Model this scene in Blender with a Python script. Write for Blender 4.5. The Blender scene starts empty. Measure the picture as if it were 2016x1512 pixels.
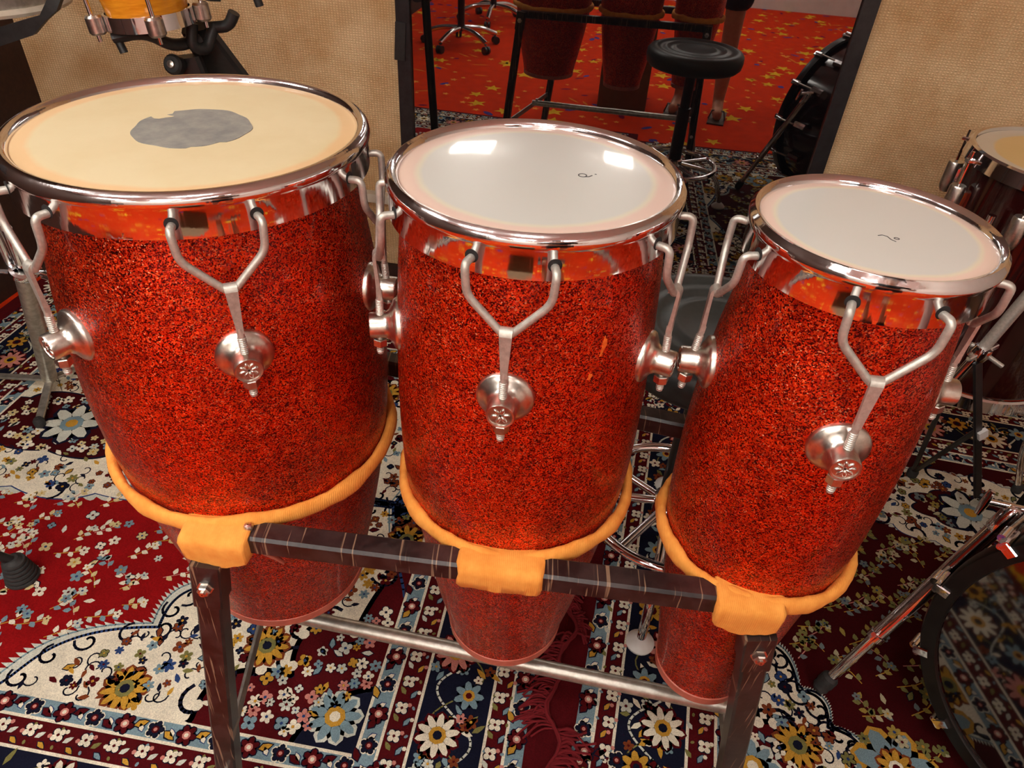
import bpy, bmesh, math, random
from mathutils import Vector, Matrix
random.seed(7)
PI = math.pi
scene = bpy.context.scene
col = scene.collection

# ------------------------------------------------------------------ camera
CAM_Z = 1.40
RX = ((0.9977044, 0.0677191, 0.0), (0.0422015, -0.6217544, 0.7820745), (0.0529614, -0.7802792, -0.6231849))
cam_data = bpy.data.cameras.new('camera'); cam = bpy.data.objects.new('camera', cam_data); col.objects.link(cam)
cm = Matrix.Identity(4)
for i in range(3):
    cm[i][0] = RX[i][0]; cm[i][1] = -RX[i][1]; cm[i][2] = -RX[i][2]
cm[2][3] = CAM_Z
cam.matrix_world = cm
cam_data.sensor_width = 36.0; cam_data.lens = 1399.5 * 36.0 / 2016.0
cam_data.clip_start = 0.02
scene.camera = cam
# ------------------------------------------------------------------ world, exposure
world = bpy.data.worlds.new('world'); scene.world = world; world.use_nodes = True
world.node_tree.nodes['Background'].inputs[0].default_value = (0.9, 0.93, 1.0, 1)
world.node_tree.nodes['Background'].inputs[1].default_value = 0.25
scene.view_settings.view_transform = 'Standard'
scene.view_settings.look = 'None'
scene.view_settings.exposure = 0.0
scene.view_settings.gamma = 1.0
scene.view_settings.use_curve_mapping = False
FILL_STRENGTH = 17.0; NEAR_STRENGTH = 60.0
# small ceiling lights, plus large unseen panels added for fill light: (x, y, size_x, size_y)
LAMPS = [(-1.08, -0.08, 0.34, 0.26, 'small square ceiling light nearest the large conga'), (-1.85, 0.62, 0.6, 0.6, 'added fill light panel by the dark brown side wall'), (-0.08, -0.30, 0.26, 0.26, 'small square ceiling light above the middle conga'),
         (-1.75, -1.75, 0.6, 0.6, 'added fill light panel over the swivel chairs'), (-0.35, -1.75, 0.6, 0.6, 'added fill light panel just behind the photographer'), (1.05, -1.75, 0.6, 0.6, 'added fill light panel behind the bass drum side'),
         (-1.95, -3.4, 0.6, 0.6, 'added fill light panel in the far left of the room'), (-0.55, -3.4, 0.6, 0.6, 'added fill light panel in the far middle of the room'), (0.85, -3.4, 0.6, 0.6, 'added fill light panel in the far right of the room')]
CEIL = 2.6

# ------------------------------------------------------------------ materials
def lin(r, g, b):
    f = lambda c: (c / 255 / 12.92) if c / 255 <= 0.04045 else ((c / 255 + 0.055) / 1.055) ** 2.4
    return (f(r), f(g), f(b), 1.0)
M = {}
def mat(name, color, rough=0.5, metal=0.0, **kw):
    m = bpy.data.materials.new(name); m.use_nodes = True
    b = m.node_tree.nodes['Principled BSDF']
    b.inputs['Base Color'].default_value = color; b.inputs['Roughness'].default_value = rough; b.inputs['Metallic'].default_value = metal
    for k, v in kw.items(): b.inputs[k.replace('_', ' ')].default_value = v
    M[name] = m
    return m
def nt(m): return m.node_tree, m.node_tree.nodes['Principled BSDF']
def node(t, kind, **kw):
    n = t.nodes.new(kind)
    for k, v in kw.items(): setattr(n, k, v)
    return n
def ramp(t, fac, stops, interp='LINEAR'):
    r = node(t, 'ShaderNodeValToRGB'); r.color_ramp.interpolation = interp
    e = r.color_ramp.elements
    while len(e) < len(stops): e.new(0.5)
    for i, (p, c) in enumerate(stops): e[i].position = p; e[i].color = c
    t.links.new(fac, r.inputs[0]); return r.outputs[0]
def coords(t, out='Object'): return node(t, 'ShaderNodeTexCoord').outputs[out]
def noise(t, vec, scale, detail=4, rough=0.6):
    n = node(t, 'ShaderNodeTexNoise'); n.inputs['Scale'].default_value = scale; n.inputs['Detail'].default_value = detail; n.inputs['Roughness'].default_value = rough
    t.links.new(vec, n.inputs['Vector']); return n.outputs['Fac']
def mapping(t, vec, rot=(0, 0, 0), scale=(1, 1, 1)):
    n = node(t, 'ShaderNodeMapping'); n.inputs['Rotation'].default_value = rot; n.inputs['Scale'].default_value = scale
    t.links.new(vec, n.inputs['Vector']); return n.outputs[0]
def bump(t, b, h, strength, dist):
    n = node(t, 'ShaderNodeBump'); n.inputs['Strength'].default_value = strength; n.inputs['Distance'].default_value = dist
    t.links.new(h, n.inputs['Height']); t.links.new(n.outputs[0], b.inputs['Normal']); return n
def mix(t, fac, a, c, blend='MIX'):
    n = node(t, 'ShaderNodeMix', data_type='RGBA', blend_type=blend)
    for s, v in ((0, fac), (6, a), (7, c)):
        if isinstance(v, (int, float, tuple)): n.inputs[s].default_value = v
        else: t.links.new(v, n.inputs[s])
    return n.outputs[2]
def noisy(name, c1, c2, scale, rough=0.5, metal=0.0, bs=0.0, bd=0.001, lo=0.35, hi=0.65, stretch=(1, 1, 1), **kw):
    m = mat(name, c1, rough, metal, **kw); t, b = nt(m)
    f = noise(t, mapping(t, coords(t), scale=stretch), scale)
    t.links.new(ramp(t, f, [(lo, c1), (hi, c2)]), b.inputs['Base Color'])
    if bs: bump(t, b, f, bs, bd)
    return m

# red sparkle wrap: flakes of different red with their own tilt under a clear coat
m = mat('red_sparkle', (0.5, 0.02, 0.005, 1), 0.38, 0.75, Coat_Weight=0.2, Coat_Roughness=0.06); t, b = nt(m)
co = coords(t)
v = node(t, 'ShaderNodeTexVoronoi'); v.inputs['Scale'].default_value = 800; t.links.new(co, v.inputs['Vector'])
sep = node(t, 'ShaderNodeSeparateColor'); t.links.new(v.outputs['Color'], sep.inputs[0])
flake = ramp(t, sep.outputs[0], [(0.0, (0.018, 0.001, 0.001, 1)), (0.28, (0.16, 0.003, 0.001, 1)), (0.50, (0.86, 0.026, 0.003, 1)), (0.93, (1.0, 0.10, 0.010, 1)), (1.0, (1.0, 0.4, 0.2, 1))])
cl = noise(t, co, 60, 3)
flake = mix(t, ramp(t, cl, [(0.35, (0, 0, 0, 1)), (0.75, (0.55, 0.55, 0.55, 1))]), flake, (0.10, 0.002, 0.001, 1))
scuff = noise(t, mapping(t, co, scale=(1, 1, .55)), 13, 5, 0.62)
flake = mix(t, ramp(t, scuff, [(0.67, (0, 0, 0, 1)), (0.78, (0.45, 0.45, 0.45, 1))]), flake, (0.62, 0.16, 0.09, 1))
t.links.new(flake, b.inputs['Base Color'])
geo = node(t, 'ShaderNodeNewGeometry')
s1 = node(t, 'ShaderNodeVectorMath', operation='SUBTRACT'); t.links.new(v.outputs['Color'], s1.inputs[0]); s1.inputs[1].default_value = (0.5, 0.5, 0.5)
s2 = node(t, 'ShaderNodeVectorMath', operation='SCALE'); t.links.new(s1.outputs[0], s2.inputs[0]); s2.inputs['Scale'].default_value = 0.5
s3 = node(t, 'ShaderNodeVectorMath', operation='ADD'); t.links.new(s2.outputs[0], s3.inputs[0]); t.links.new(geo.outputs['Normal'], s3.inputs[1])
s4 = node(t, 'ShaderNodeVectorMath', operation='NORMALIZE'); t.links.new(s3.outputs[0], s4.inputs[0]); t.links.new(s4.outputs[0], b.inputs['Normal'])

m = mat('chrome', (0.86, 0.87, 0.9, 1), 0.06, 1.0); t, b = nt(m)
f = noise(t, coords(t), 90, 6); t.links.new(ramp(t, f, [(0.45, (0.045,) * 3 + (1,)), (0.8, (0.2,) * 3 + (1,))]), b.inputs['Roughness'])
bump(t, b, noise(t, coords(t), 14, 2), 0.12, 0.002)
m = mat('hoop_chrome', (0.88, 0.88, 0.9, 1), 0.07, 1.0); t, b = nt(m)
st = noise(t, mapping(t, coords(t), scale=(1, 1, 0.04)), 55, 3); bump(t, b, st, 0.16, 0.002)
t.links.new(ramp(t, noise(t, coords(t), 70, 6), [(0.4, (0.06,) * 3 + (1,)), (0.8, (0.2,) * 3 + (1,))]), b.inputs['Roughness'])
noisy('nickel', (0.74, 0.7, 0.64, 1), (0.5, 0.46, 0.4, 1), 130, 0.3, 1.0, 0.05, 0.0006, 0.4, 0.75)
noisy('dull_nickel', (0.60, 0.58, 0.52, 1), (0.46, 0.44, 0.39, 1), 200, 0.42, 0.6, 0.08, 0.0005)
noisy('galvanised', (0.62, 0.6, 0.54, 1), (0.42, 0.4, 0.34, 1), 60, 0.38, 0.8, 0.05, 0.001)
noisy('grey_steel', (0.34, 0.33, 0.3, 1), (0.22, 0.21, 0.19, 1), 60, 0.4, 0.8, 0.08, 0.001)
# dark brown painted bar, worn and scratched
m = mat('brown_paint', (0.03, 0.014, 0.014, 1), 0.34); t, b = nt(m)
co = coords(t)
sc = noise(t, mapping(t, co, (0.3, 0.5, 0.75), (260, 5, 9)), 1.0, 2, 0.5)
wear = noise(t, co, 38, 5)
base = ramp(t, wear, [(0.4, lin(29, 21, 21)), (0.62, lin(52, 41, 40))])
base = mix(t, ramp(t, sc, [(0.62, (0, 0, 0, 1)), (0.66, (0.7, 0.7, 0.7, 1))]), base, lin(150, 125, 100))
t.links.new(base, b.inputs['Base Color']); bump(t, b, wear, 0.1, 0.001)
noisy('orange_cloth', lin(246, 172, 78), lin(228, 146, 56), 45, 0.9, 0, 0.5, 0.0012, 0.3, 0.7)
t, b = nt(M['orange_cloth']); 
w = node(t, 'ShaderNodeTexWave'); w.inputs['Scale'].default_value = 140; w.inputs['Distortion'].default_value = 2; t.links.new(coords(t), w.inputs['Vector'])
bb = [n for n in t.nodes if n.type == 'BUMP'][0]
b2 = node(t, 'ShaderNodeBump'); b2.inputs['Strength'].default_value = 0.25; b2.inputs['Distance'].default_value = 0.0006
t.links.new(w.outputs['Fac'], b2.inputs['Height']); t.links.new(bb.outputs[0], b2.inputs['Normal']); t.links.new(b2.outputs[0], b.inputs['Normal'])
noisy('white_plastic', (0.75, 0.75, 0.73, 1), (0.68, 0.67, 0.64, 1), 30, 0.4)
def head_mat(name, radius, inner, edge, start, rough, coat, mottle, second=None):
    m = mat(name, inner, rough, 0, Coat_Weight=coat, Coat_Roughness=0.04); t, b = nt(m)
    co = coords(t)
    ln = node(t, 'ShaderNodeVectorMath', operation='LENGTH')
    t.links.new(mapping(t, co, scale=(1, 1, 0)), ln.inputs[0])
    nz = noise(t, co, 22, 5)
    ad = node(t, 'ShaderNodeMath', operation='MULTIPLY_ADD'); t.links.new(nz, ad.inputs[0]); ad.inputs[1].default_value = radius * 0.05; t.links.new(ln.outputs['Value'], ad.inputs[2])
    dv = node(t, 'ShaderNodeMath', operation='DIVIDE'); t.links.new(ad.outputs[0], dv.inputs[0]); dv.inputs[1].default_value = radius * 1.06
    c = ramp(t, dv.outputs[0], [(start, inner), (start + 0.035, second or edge), (start + 0.07, edge), (1.0, edge)])
    big = noise(t, co, 9, 5)
    c = mix(t, ramp(t, big, [(0.42, (0, 0, 0, 1)), (0.72, (1, 1, 1, 1))]), c, mix(t, 1.0, c, mottle, 'MULTIPLY'))
    t.links.new(c, b.inputs['Base Color'])
    if coat < 0.5: bump(t, b, nz, 0.06, 0.001)
    return m
noisy('grey_patch', lin(150, 148, 140), lin(122, 122, 120), 40, 0.6, 0, 0.1, 0.0005, 0.35, 0.65)
noisy('pink_trim', lin(196, 112, 92), lin(178, 92, 74), 80, 0.4)
noisy('orange_chip', lin(232, 110, 30), lin(210, 85, 20), 200, 0.6)
mat('ink', lin(70, 70, 74), 0.6)
mat('black_hole', (0.01, 0.008, 0.008, 1), 0.8)
noisy('black_metal', (0.012, 0.012, 0.013, 1), (0.022, 0.022, 0.024, 1), 60, 0.35, 0.2)
noisy('black_plastic', (0.011, 0.012, 0.012, 1), (0.02, 0.021, 0.021, 1), 90, 0.45, 0, 0.1, 0.0006)
noisy('rubber', (0.018, 0.018, 0.018, 1), (0.03, 0.03, 0.03, 1), 90, 0.7, 0, 0.2, 0.0006)
noisy('seat_vinyl', (0.028, 0.034, 0.033, 1), (0.036, 0.043, 0.042, 1), 90, 0.42, 0, 0.08, 0.0006)
noisy('wine_lacquer', (0.016, 0.002, 0.002, 1), (0.028, 0.003, 0.003, 1), 20, 0.12, 0, Coat_Weight=0.6)
noisy('black_lacquer', (0.006, 0.005, 0.005, 1), (0.010, 0.009, 0.008, 1), 30, 0.3, 0, Specular_IOR_Level=0.25)
noisy('yellow_wood', lin(226, 150, 36), lin(200, 122, 20), 22, 0.25, 0, 0, 0.001, stretch=(1, 1, 8), Coat_Weight=0.6)
noisy('plywood', lin(150, 118, 78), lin(128, 98, 60), 16, 0.5, 0, stretch=(1, 1, 8))
noisy('dark_jeans', lin(34, 34, 48), lin(24, 24, 36), 120, 0.85)
noisy('dark_shirt', lin(40, 40, 46), lin(30, 30, 36), 60, 0.9)
noisy('skin', lin(196, 140, 108), lin(184, 126, 96), 40, 0.5)
noisy('leather', lin(70, 44, 28), lin(54, 34, 22), 60, 0.5)
noisy('ceiling_paint', (0.82, 0.82, 0.82, 1), (0.77, 0.77, 0.77, 1), 12, 0.9)
noisy('side_paint', (0.66, 0.62, 0.55, 1), (0.6, 0.56, 0.5, 1), 12, 0.85)
noisy('brown_wall', lin(58, 34, 22), lin(46, 26, 17), 60, 0.8, 0, 0.2, 0.002)
noisy('trim_paint', lin(205, 195, 178), lin(190, 180, 160), 30, 0.5)
noisy('cardboard', lin(112, 84, 50), lin(98, 72, 42), 30, 0.8)
for nm_, st_ in (('fill_glow', FILL_STRENGTH), ('near_lamp_glow', NEAR_STRENGTH)):
    m = mat(nm_, (1, 1, 1, 1), 0.5); t, b = nt(m)
    b.inputs['Emission Color'].default_value = (1.0, 0.95, 0.88, 1); b.inputs['Emission Strength'].default_value = st_
# semi-mirrored black glass
m = mat('black_glass', (0.004, 0.004, 0.005, 1), 0.015); t, b = nt(m)
gl = node(t, 'ShaderNodeBsdfGlossy'); gl.inputs['Roughness'].default_value = 0.012; gl.inputs['Color'].default_value = (0.9, 0.88, 0.86, 1)
mx = node(t, 'ShaderNodeMixShader'); mx.inputs[0].default_value = 0.30
t.links.new(b.outputs[0], mx.inputs[1]); t.links.new(gl.outputs[0], mx.inputs[2]); t.links.new(mx.outputs[0], t.nodes['Material Output'].inputs['Surface'])
m = mat('dark_mirror_head', (0.004, 0.003, 0.003, 1), 0.05); t, b = nt(m)
gl = node(t, 'ShaderNodeBsdfGlossy'); gl.inputs['Roughness'].default_value = 0.05; gl.inputs['Color'].default_value = (0.9, 0.86, 0.82, 1)
mx = node(t, 'ShaderNodeMixShader'); mx.inputs[0].default_value = 0.12
t.links.new(b.outputs[0], mx.inputs[1]); t.links.new(gl.outputs[0], mx.inputs[2]); t.links.new(mx.outputs[0], t.nodes['Material Output'].inputs['Surface'])
# woven wall fabric
m = mat('burlap', lin(205, 170, 125), 0.95); t, b = nt(m)
co = coords(t)
def wave(vec, scale, dirn):
    w = node(t, 'ShaderNodeTexWave', bands_direction=dirn); w.inputs['Scale'].default_value = scale; w.inputs['Distortion'].default_value = 1.2; w.inputs['Detail'].default_value = 2; w.inputs['Detail Scale'].default_value = 3
    t.links.new(vec, w.inputs['Vector']); return w.outputs['Fac']
wx = wave(co, 34, 'X'); wz = wave(co, 46, 'Z')
mn = node(t, 'ShaderNodeMath', operation='MULTIPLY'); t.links.new(wx, mn.inputs[0]); t.links.new(wz, mn.inputs[1])
big = noise(t, co, 5, 6)
c = mix(t, ramp(t, big, [(0.36, (0, 0, 0, 1)), (0.64, (1, 1, 1, 1))]), lin(242, 212, 168), lin(214, 174, 124))
c = mix(t, mn.outputs[0], mix(t, 1.0, c, (0.72, 0.68, 0.62, 1), 'MULTIPLY'), c)
t.links.new(c, b.inputs['Base Color']); bump(t, b, mn.outputs[0], 0.6, 0.003)
# carpets coloured by the woven pattern's own colours
def weave(name, pile):
    m = mat(name, (0.5, 0.5, 0.5, 1), 0.95, 0)
    t, b = nt(m); b.inputs['Specular IOR Level'].default_value = 0.1
    at = node(t, 'ShaderNodeAttribute', attribute_name='col')
    co = coords(t); f = noise(t, co, pile, 3, 0.7)
    g = noise(t, co, 14, 3)
    c = mix(t, 1.0, at.outputs['Color'], ramp(t, f, [(0.3, (0.62, 0.62, 0.62, 1)), (0.7, (1.12, 1.12, 1.12, 1))]), 'MULTIPLY')
    c = mix(t, 1.0, c, ramp(t, g, [(0.3, (0.8, 0.8, 0.8, 1)), (0.7, (1.08, 1.08, 1.08, 1))]), 'MULTIPLY')
    t.links.new(c, b.inputs['Base Color']); bump(t, b, f, 0.5, 0.002)
weave('wool', 420)
weave('carpet', 260)

# ------------------------------------------------------------------ mesh helpers
class MB:
    def __init__(s): s.v = []; s.f = []
    def add(s, vs, fs):
        o = len(s.v); s.v += [tuple(p) for p in vs]; s.f += [tuple(i + o for i in q) for q in fs]; return s
    def loft(s, rings, closed=True, caps=True):
        n = len(rings[0]); vs = [p for r in rings for p in r]; fs = []
        for i in range(len(rings) - 1):
            for j in range(n if closed else n - 1):
                k = (j + 1) % n
                fs.append((i * n + j, i * n + k, (i + 1) * n + k, (i + 1) * n + j))
        if caps and closed:
            fs.append(tuple(range(n - 1, -1, -1))); fs.append(tuple((len(rings) - 1) * n + j for j in range(n)))
        return s.add(vs, fs)
    def lathe(s, prof, n=48, mtx=None, caps=False, close=False):
        mtx = mtx or Matrix.Identity(4)
        if close: prof = list(prof) + [prof[0]]
        rings = [[mtx @ Vector((r * math.cos(2 * PI * j / n), r * math.sin(2 * PI * j / n), z)) for j in range(n)] for r, z in prof]
        return s.loft(rings, True, caps)
    def tube(s, path, r, n=10, caps=True, flat=1.0):
        path = [Vector(p) for p in path]; rs = r if isinstance(r, (list, tuple)) else [r] * len(path)
        d0 = (path[1] - path[0]).normalized(); up = Vector((0, 0, 1)) if abs(d0.z) < 0.9 else Vector((1, 0, 0))
        a = d0.cross(up).normalized(); rings = []
        for i, p in enumerate(path):
            d = (path[min(i + 1, len(path) - 1)] - path[max(i - 1, 0)]).normalized()
            a = (a - d * a.dot(d)).normalized(); c = d.cross(a)
            rings.append([p + (a * math.cos(2 * PI * j / n) + c * math.sin(2 * PI * j / n) * flat) * rs[i] for j in range(n)])
        return s.loft(rings, True, caps)
    def bar(s, p0, p1, w, h, up=(0, 0, 1), bev=0.0, w1=None, h1=None):
        p0 = Vector(p0); p1 = Vector(p1); d = (p1 - p0).normalized(); up = Vector(up)
        a = d.cross(up).normalized(); c = a.cross(d); b_ = bev
        def ring(p, w, h):
            w /= 2; h /= 2
            pts = [(-w + b_, -h), (w - b_, -h), (w, -h + b_), (w, h - b_), (w - b_, h), (-w + b_, h), (-w, h - b_), (-w, -h + b_)] if b_ else [(-w, -h), (w, -h), (w, h), (-w, h)]
            return [p + a * x + c * y for x, y in pts]
        return s.loft([ring(p0, w, h), ring(p1, w1 or w, h1 or h)])
    def box(s, c, sx, sy, sz, rz=0.0, bev=0.0):
        d = Vector((math.cos(rz), math.sin(rz), 0)); c = Vector(c)
        return s.bar(c - d * sx / 2, c + d * sx / 2, sy, sz, bev=bev)
    def ball(s, c, r, n=12, m=8, sc=(1, 1, 1)):
        c = Vector(c); rings = []
        for i in range(m + 1):
            th = PI * i / m; q = max(math.sin(th), 0.001)
            rings.append([c + Vector((r * q * math.cos(2 * PI * j / n) * sc[0], r * q * math.sin(2 * PI * j / n) * sc[1], -r * math.cos(th) * sc[2])) for j in range(n)])
        return s.loft(rings)
    def xf(s, mtx):
        s.v = [tuple(mtx @ Vector(p)) for p in s.v]; return s
    def build(s, name, material, parent=None, loc=None, smooth=38, kind=None):
        me = bpy.data.meshes.new(name); me.from_pydata(s.v, [], s.f)
        bm = bmesh.new(); bm.from_mesh(me); bmesh.ops.recalc_face_normals(bm, faces=bm.faces); bm.to_mesh(me); bm.free()
        me.update()
        if smooth:
            me.polygons.foreach_set('use_smooth', [True] * len(me.polygons)); me.set_sharp_from_angle(angle=math.radians(smooth))
        me.materials.append(M[material] if isinstance(material, str) else material)
        o = bpy.data.objects.new(name, me); col.objects.link(o)
        if parent: o.parent = parent
        if loc: o.location = loc
        if kind: o['kind'] = kind
        return o
def fillet(path, rad, n=5):
    P = [Vector(p) for p in path]; out = [P[0]]
    for i in range(1, len(P) - 1):
        a = P[i - 1] - P[i]; b_ = P[i + 1] - P[i]; r = min(rad, a.length * 0.48, b_.length * 0.48)
        A = P[i] + a.normalized() * r; B = P[i] + b_.normalized() * r
        for k in range(n + 1):
            u = k / n; out.append(A * (1 - u) ** 2 + P[i] * 2 * u * (1 - u) + B * u ** 2)
    out.append(P[-1]); return out
def empty(name, loc=(0, 0, 0), rz=0.0):
    o = bpy.data.objects.new(name, None); col.objects.link(o); o.location = loc; o.rotation_euler = (0, 0, rz); o.empty_display_size = 0.05
    return o
def tag(o, label, cat, group=None):
    o['label'] = label; o['category'] = cat
    if group: o['group'] = group
    return o
def struct(o): o['kind'] = 'structure'; return o
def copy_tree(o, parent=None):
    c = o.copy(); col.objects.link(c); c.parent = parent
    for ch in list(o.children): copy_tree(ch, c)
    return c
def axes(origin, z, x=None):
    z = Vector(z).normalized(); x = Vector(x) if x else (Vector((0, 0, 1)).cross(z) if abs(z.z) < 0.999 else Vector((1, 0, 0)))
    x = (x - z * x.dot(z)).normalized(); y = z.cross(x)
    m_ = Matrix.Identity(4)
    for i in range(3): m_[i][0] = x[i]; m_[i][1] = y[i]; m_[i][2] = z[i]; m_[i][3] = origin[i]
    return m_

# ------------------------------------------------------------------ the room
AW = math.radians(-8.0); WD = Vector((math.cos(AW), math.sin(AW), 0)); WN = Vector((-math.sin(AW), math.cos(AW), 0)); W0 = Vector((0.53, 2.15, 0))
def wp(s_, z, off=0.0): return W0 + WD * s_ + WN * off + Vector((0, 0, z))       # a point by its run along the back wall
room = lambda s_, y_: wp(s_, 0, y_)
def quadbox(name, a, b_, thick, z0, z1, material, inward):
    a = Vector((a[0], a[1], 0)); b_ = Vector((b_[0], b_[1], 0)); n = inward.normalized() * -thick
    vs = []
    for z in (z0, z1):
        for p in (a, b_, b_ + n, a + n): vs.append((p.x, p.y, z))
    return MB().add(vs, [(3, 2, 1, 0), (4, 5, 6, 7), (0, 1, 5, 4), (1, 2, 6, 5), (2, 3, 7, 6), (3, 0, 4, 7)]).build(name, material, smooth=0)
SL, SR, YF = -2.26, 2.3, -6.2
# back wall fabric: its own rotated object so that the weave follows the wall
def wall_slab(name, s0, s1, z0, z1, t0, t1, material, parent=None):
    mb = MB(); c = wp((s0 + s1) / 2, 0, 0)
    hx = (s1 - s0) / 2
    mb.add([(-hx, t0, z0), (hx, t0, z0), (hx, t1, z0), (-hx, t1, z0), (-hx, t0, z1), (hx, t0, z1), (hx, t1, z1), (-hx, t1, z1)],
           [(3, 2, 1, 0), (4, 5, 6, 7), (0, 1, 5, 4), (1, 2, 6, 5), (2, 3, 7, 6), (3, 0, 4, 7)])
    o = mb.build(name, material, smooth=0); o.location = c; o.rotation_euler = (0, 0, AW)
    if parent:
        o.parent = parent
    return o
struct(wall_slab('wall_back', SL, SR, 0, CEIL, 0.02, 0.12, 'burlap'))
struct(quadbox('wall_left', room(SL, 0.02), room(SL, YF), 0.1, 0, CEIL, 'brown_wall', WD))
struct(quadbox('wall_right', room(SR, YF), room(SR, 0.02), 0.1, 0, CEIL, 'side_paint', -WD))
struct(quadbox('wall_front', room(SL, YF), room(SR, YF), 0.1, 0, CEIL, 'side_paint', WN))
a, b_, c_, d_ = room(SL - .1, .12), room(SR + .1, .12), room(SR + .1, YF - .1), room(SL - .1, YF - .1)
def slab(name, z0, z1, material):
    vs = [(p.x, p.y, z) for z in (z0, z1) for p in (a, b_, c_, d_)]
    return struct(MB().add(vs, [(3, 2, 1, 0), (4, 5, 6, 7), (0, 1, 5, 4), (1, 2, 6, 5), (2, 3, 7, 6), (3, 0, 4, 7)]).build(name, material, smooth=0))
slab('ceiling', CEIL, CEIL + 0.1, 'ceiling_paint')
floor = slab('floor', -0.1, 0.0, 'carpet')
def paint(o, c):
    at = o.data.color_attributes.new('col', 'FLOAT_COLOR', 'POINT')
    at.data.foreach_set('color', list(c) * len(o.data.vertices))
paint(floor, lin(206, 50, 8))
# dark glass pane with its frame
win = empty('window_1', wp(0, 0)); struct(win)
def wpart(name, s0, s1, z0, z1, t0, t1, material):
    o = wall_slab(name, s0, s1, z0, z1, t0, t1, material); c = wp((s0 + s1) / 2, 0)
    o.parent = win; o.location = c - wp(0, 0); return o
G0, G1, GZ0, GZ1 = -0.95, 0.36, 0.05, 2.2
wpart('pane', G0 + .02, G1 - .02, GZ0 + .02, GZ1 - .02, 0.004, 0.016, 'black_glass')
for s0, s1, z0, z1 in ((G0, G0 + .042, GZ0, GZ1), (G1 - .042, G1, GZ0, GZ1), (G0 + .042, G1 - .042, GZ0, GZ0 + .05), (G0 + .042, G1 - .042, GZ1 - .05, GZ1)):
    wpart('window_frame', s0, s1, z0, z1, -0.008, 0.0185, 'black_metal')
tp = MB().box((0, 0, 0), 0.032, 0.004, 0.105, bev=0.0).build('tape_strip', 'black_plastic', win, smooth=0)
tp.rotation_euler = (0, math.radians(4), AW); tp.location = wp(-0.938, 0.86, -0.0115) - wp(0, 0)
struct(wall_slab('trim_1', SL, G0 - 0.003, 0.335, 0.365, -0.012, 0.0195, 'trim_paint'))
struct(wall_slab('baseboard_back', SL, G0 - 0.003, 0.0, 0.09, 0.004, 0.0195, 'brown_wall'))
struct(wall_slab('baseboard_right', G1 + 0.003, SR, 0.0, 0.09, 0.004, 0.0195, 'brown_wall'))
# ceiling lamps and the added fill panels
for i, (x, y, sx, sy, lab) in enumerate(LAMPS):
    L = empty('ceiling_light', (x, y, CEIL), AW)
    tag(L, lab, 'ceiling light', 'ceiling light panels')
    for (cx, cy, wx_, wy_) in ((0, sy / 2 - .012, sx, .024), (0, -sy / 2 + .012, sx, .024), (sx / 2 - .012, 0, .024, sy - .048), (-sx / 2 + .012, 0, .024, sy - .048)):
        MB().box((cx, cy, -0.006), wx_, wy_, 0.011).build('frame', 'white_plastic', L, smooth=0)
    MB().box((0, 0, -0.036), sx - .05, sy - .05, 0.07).build('diffuser', 'near_lamp_glow' if sx < .5 else 'fill_glow', L, smooth=0)

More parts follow.
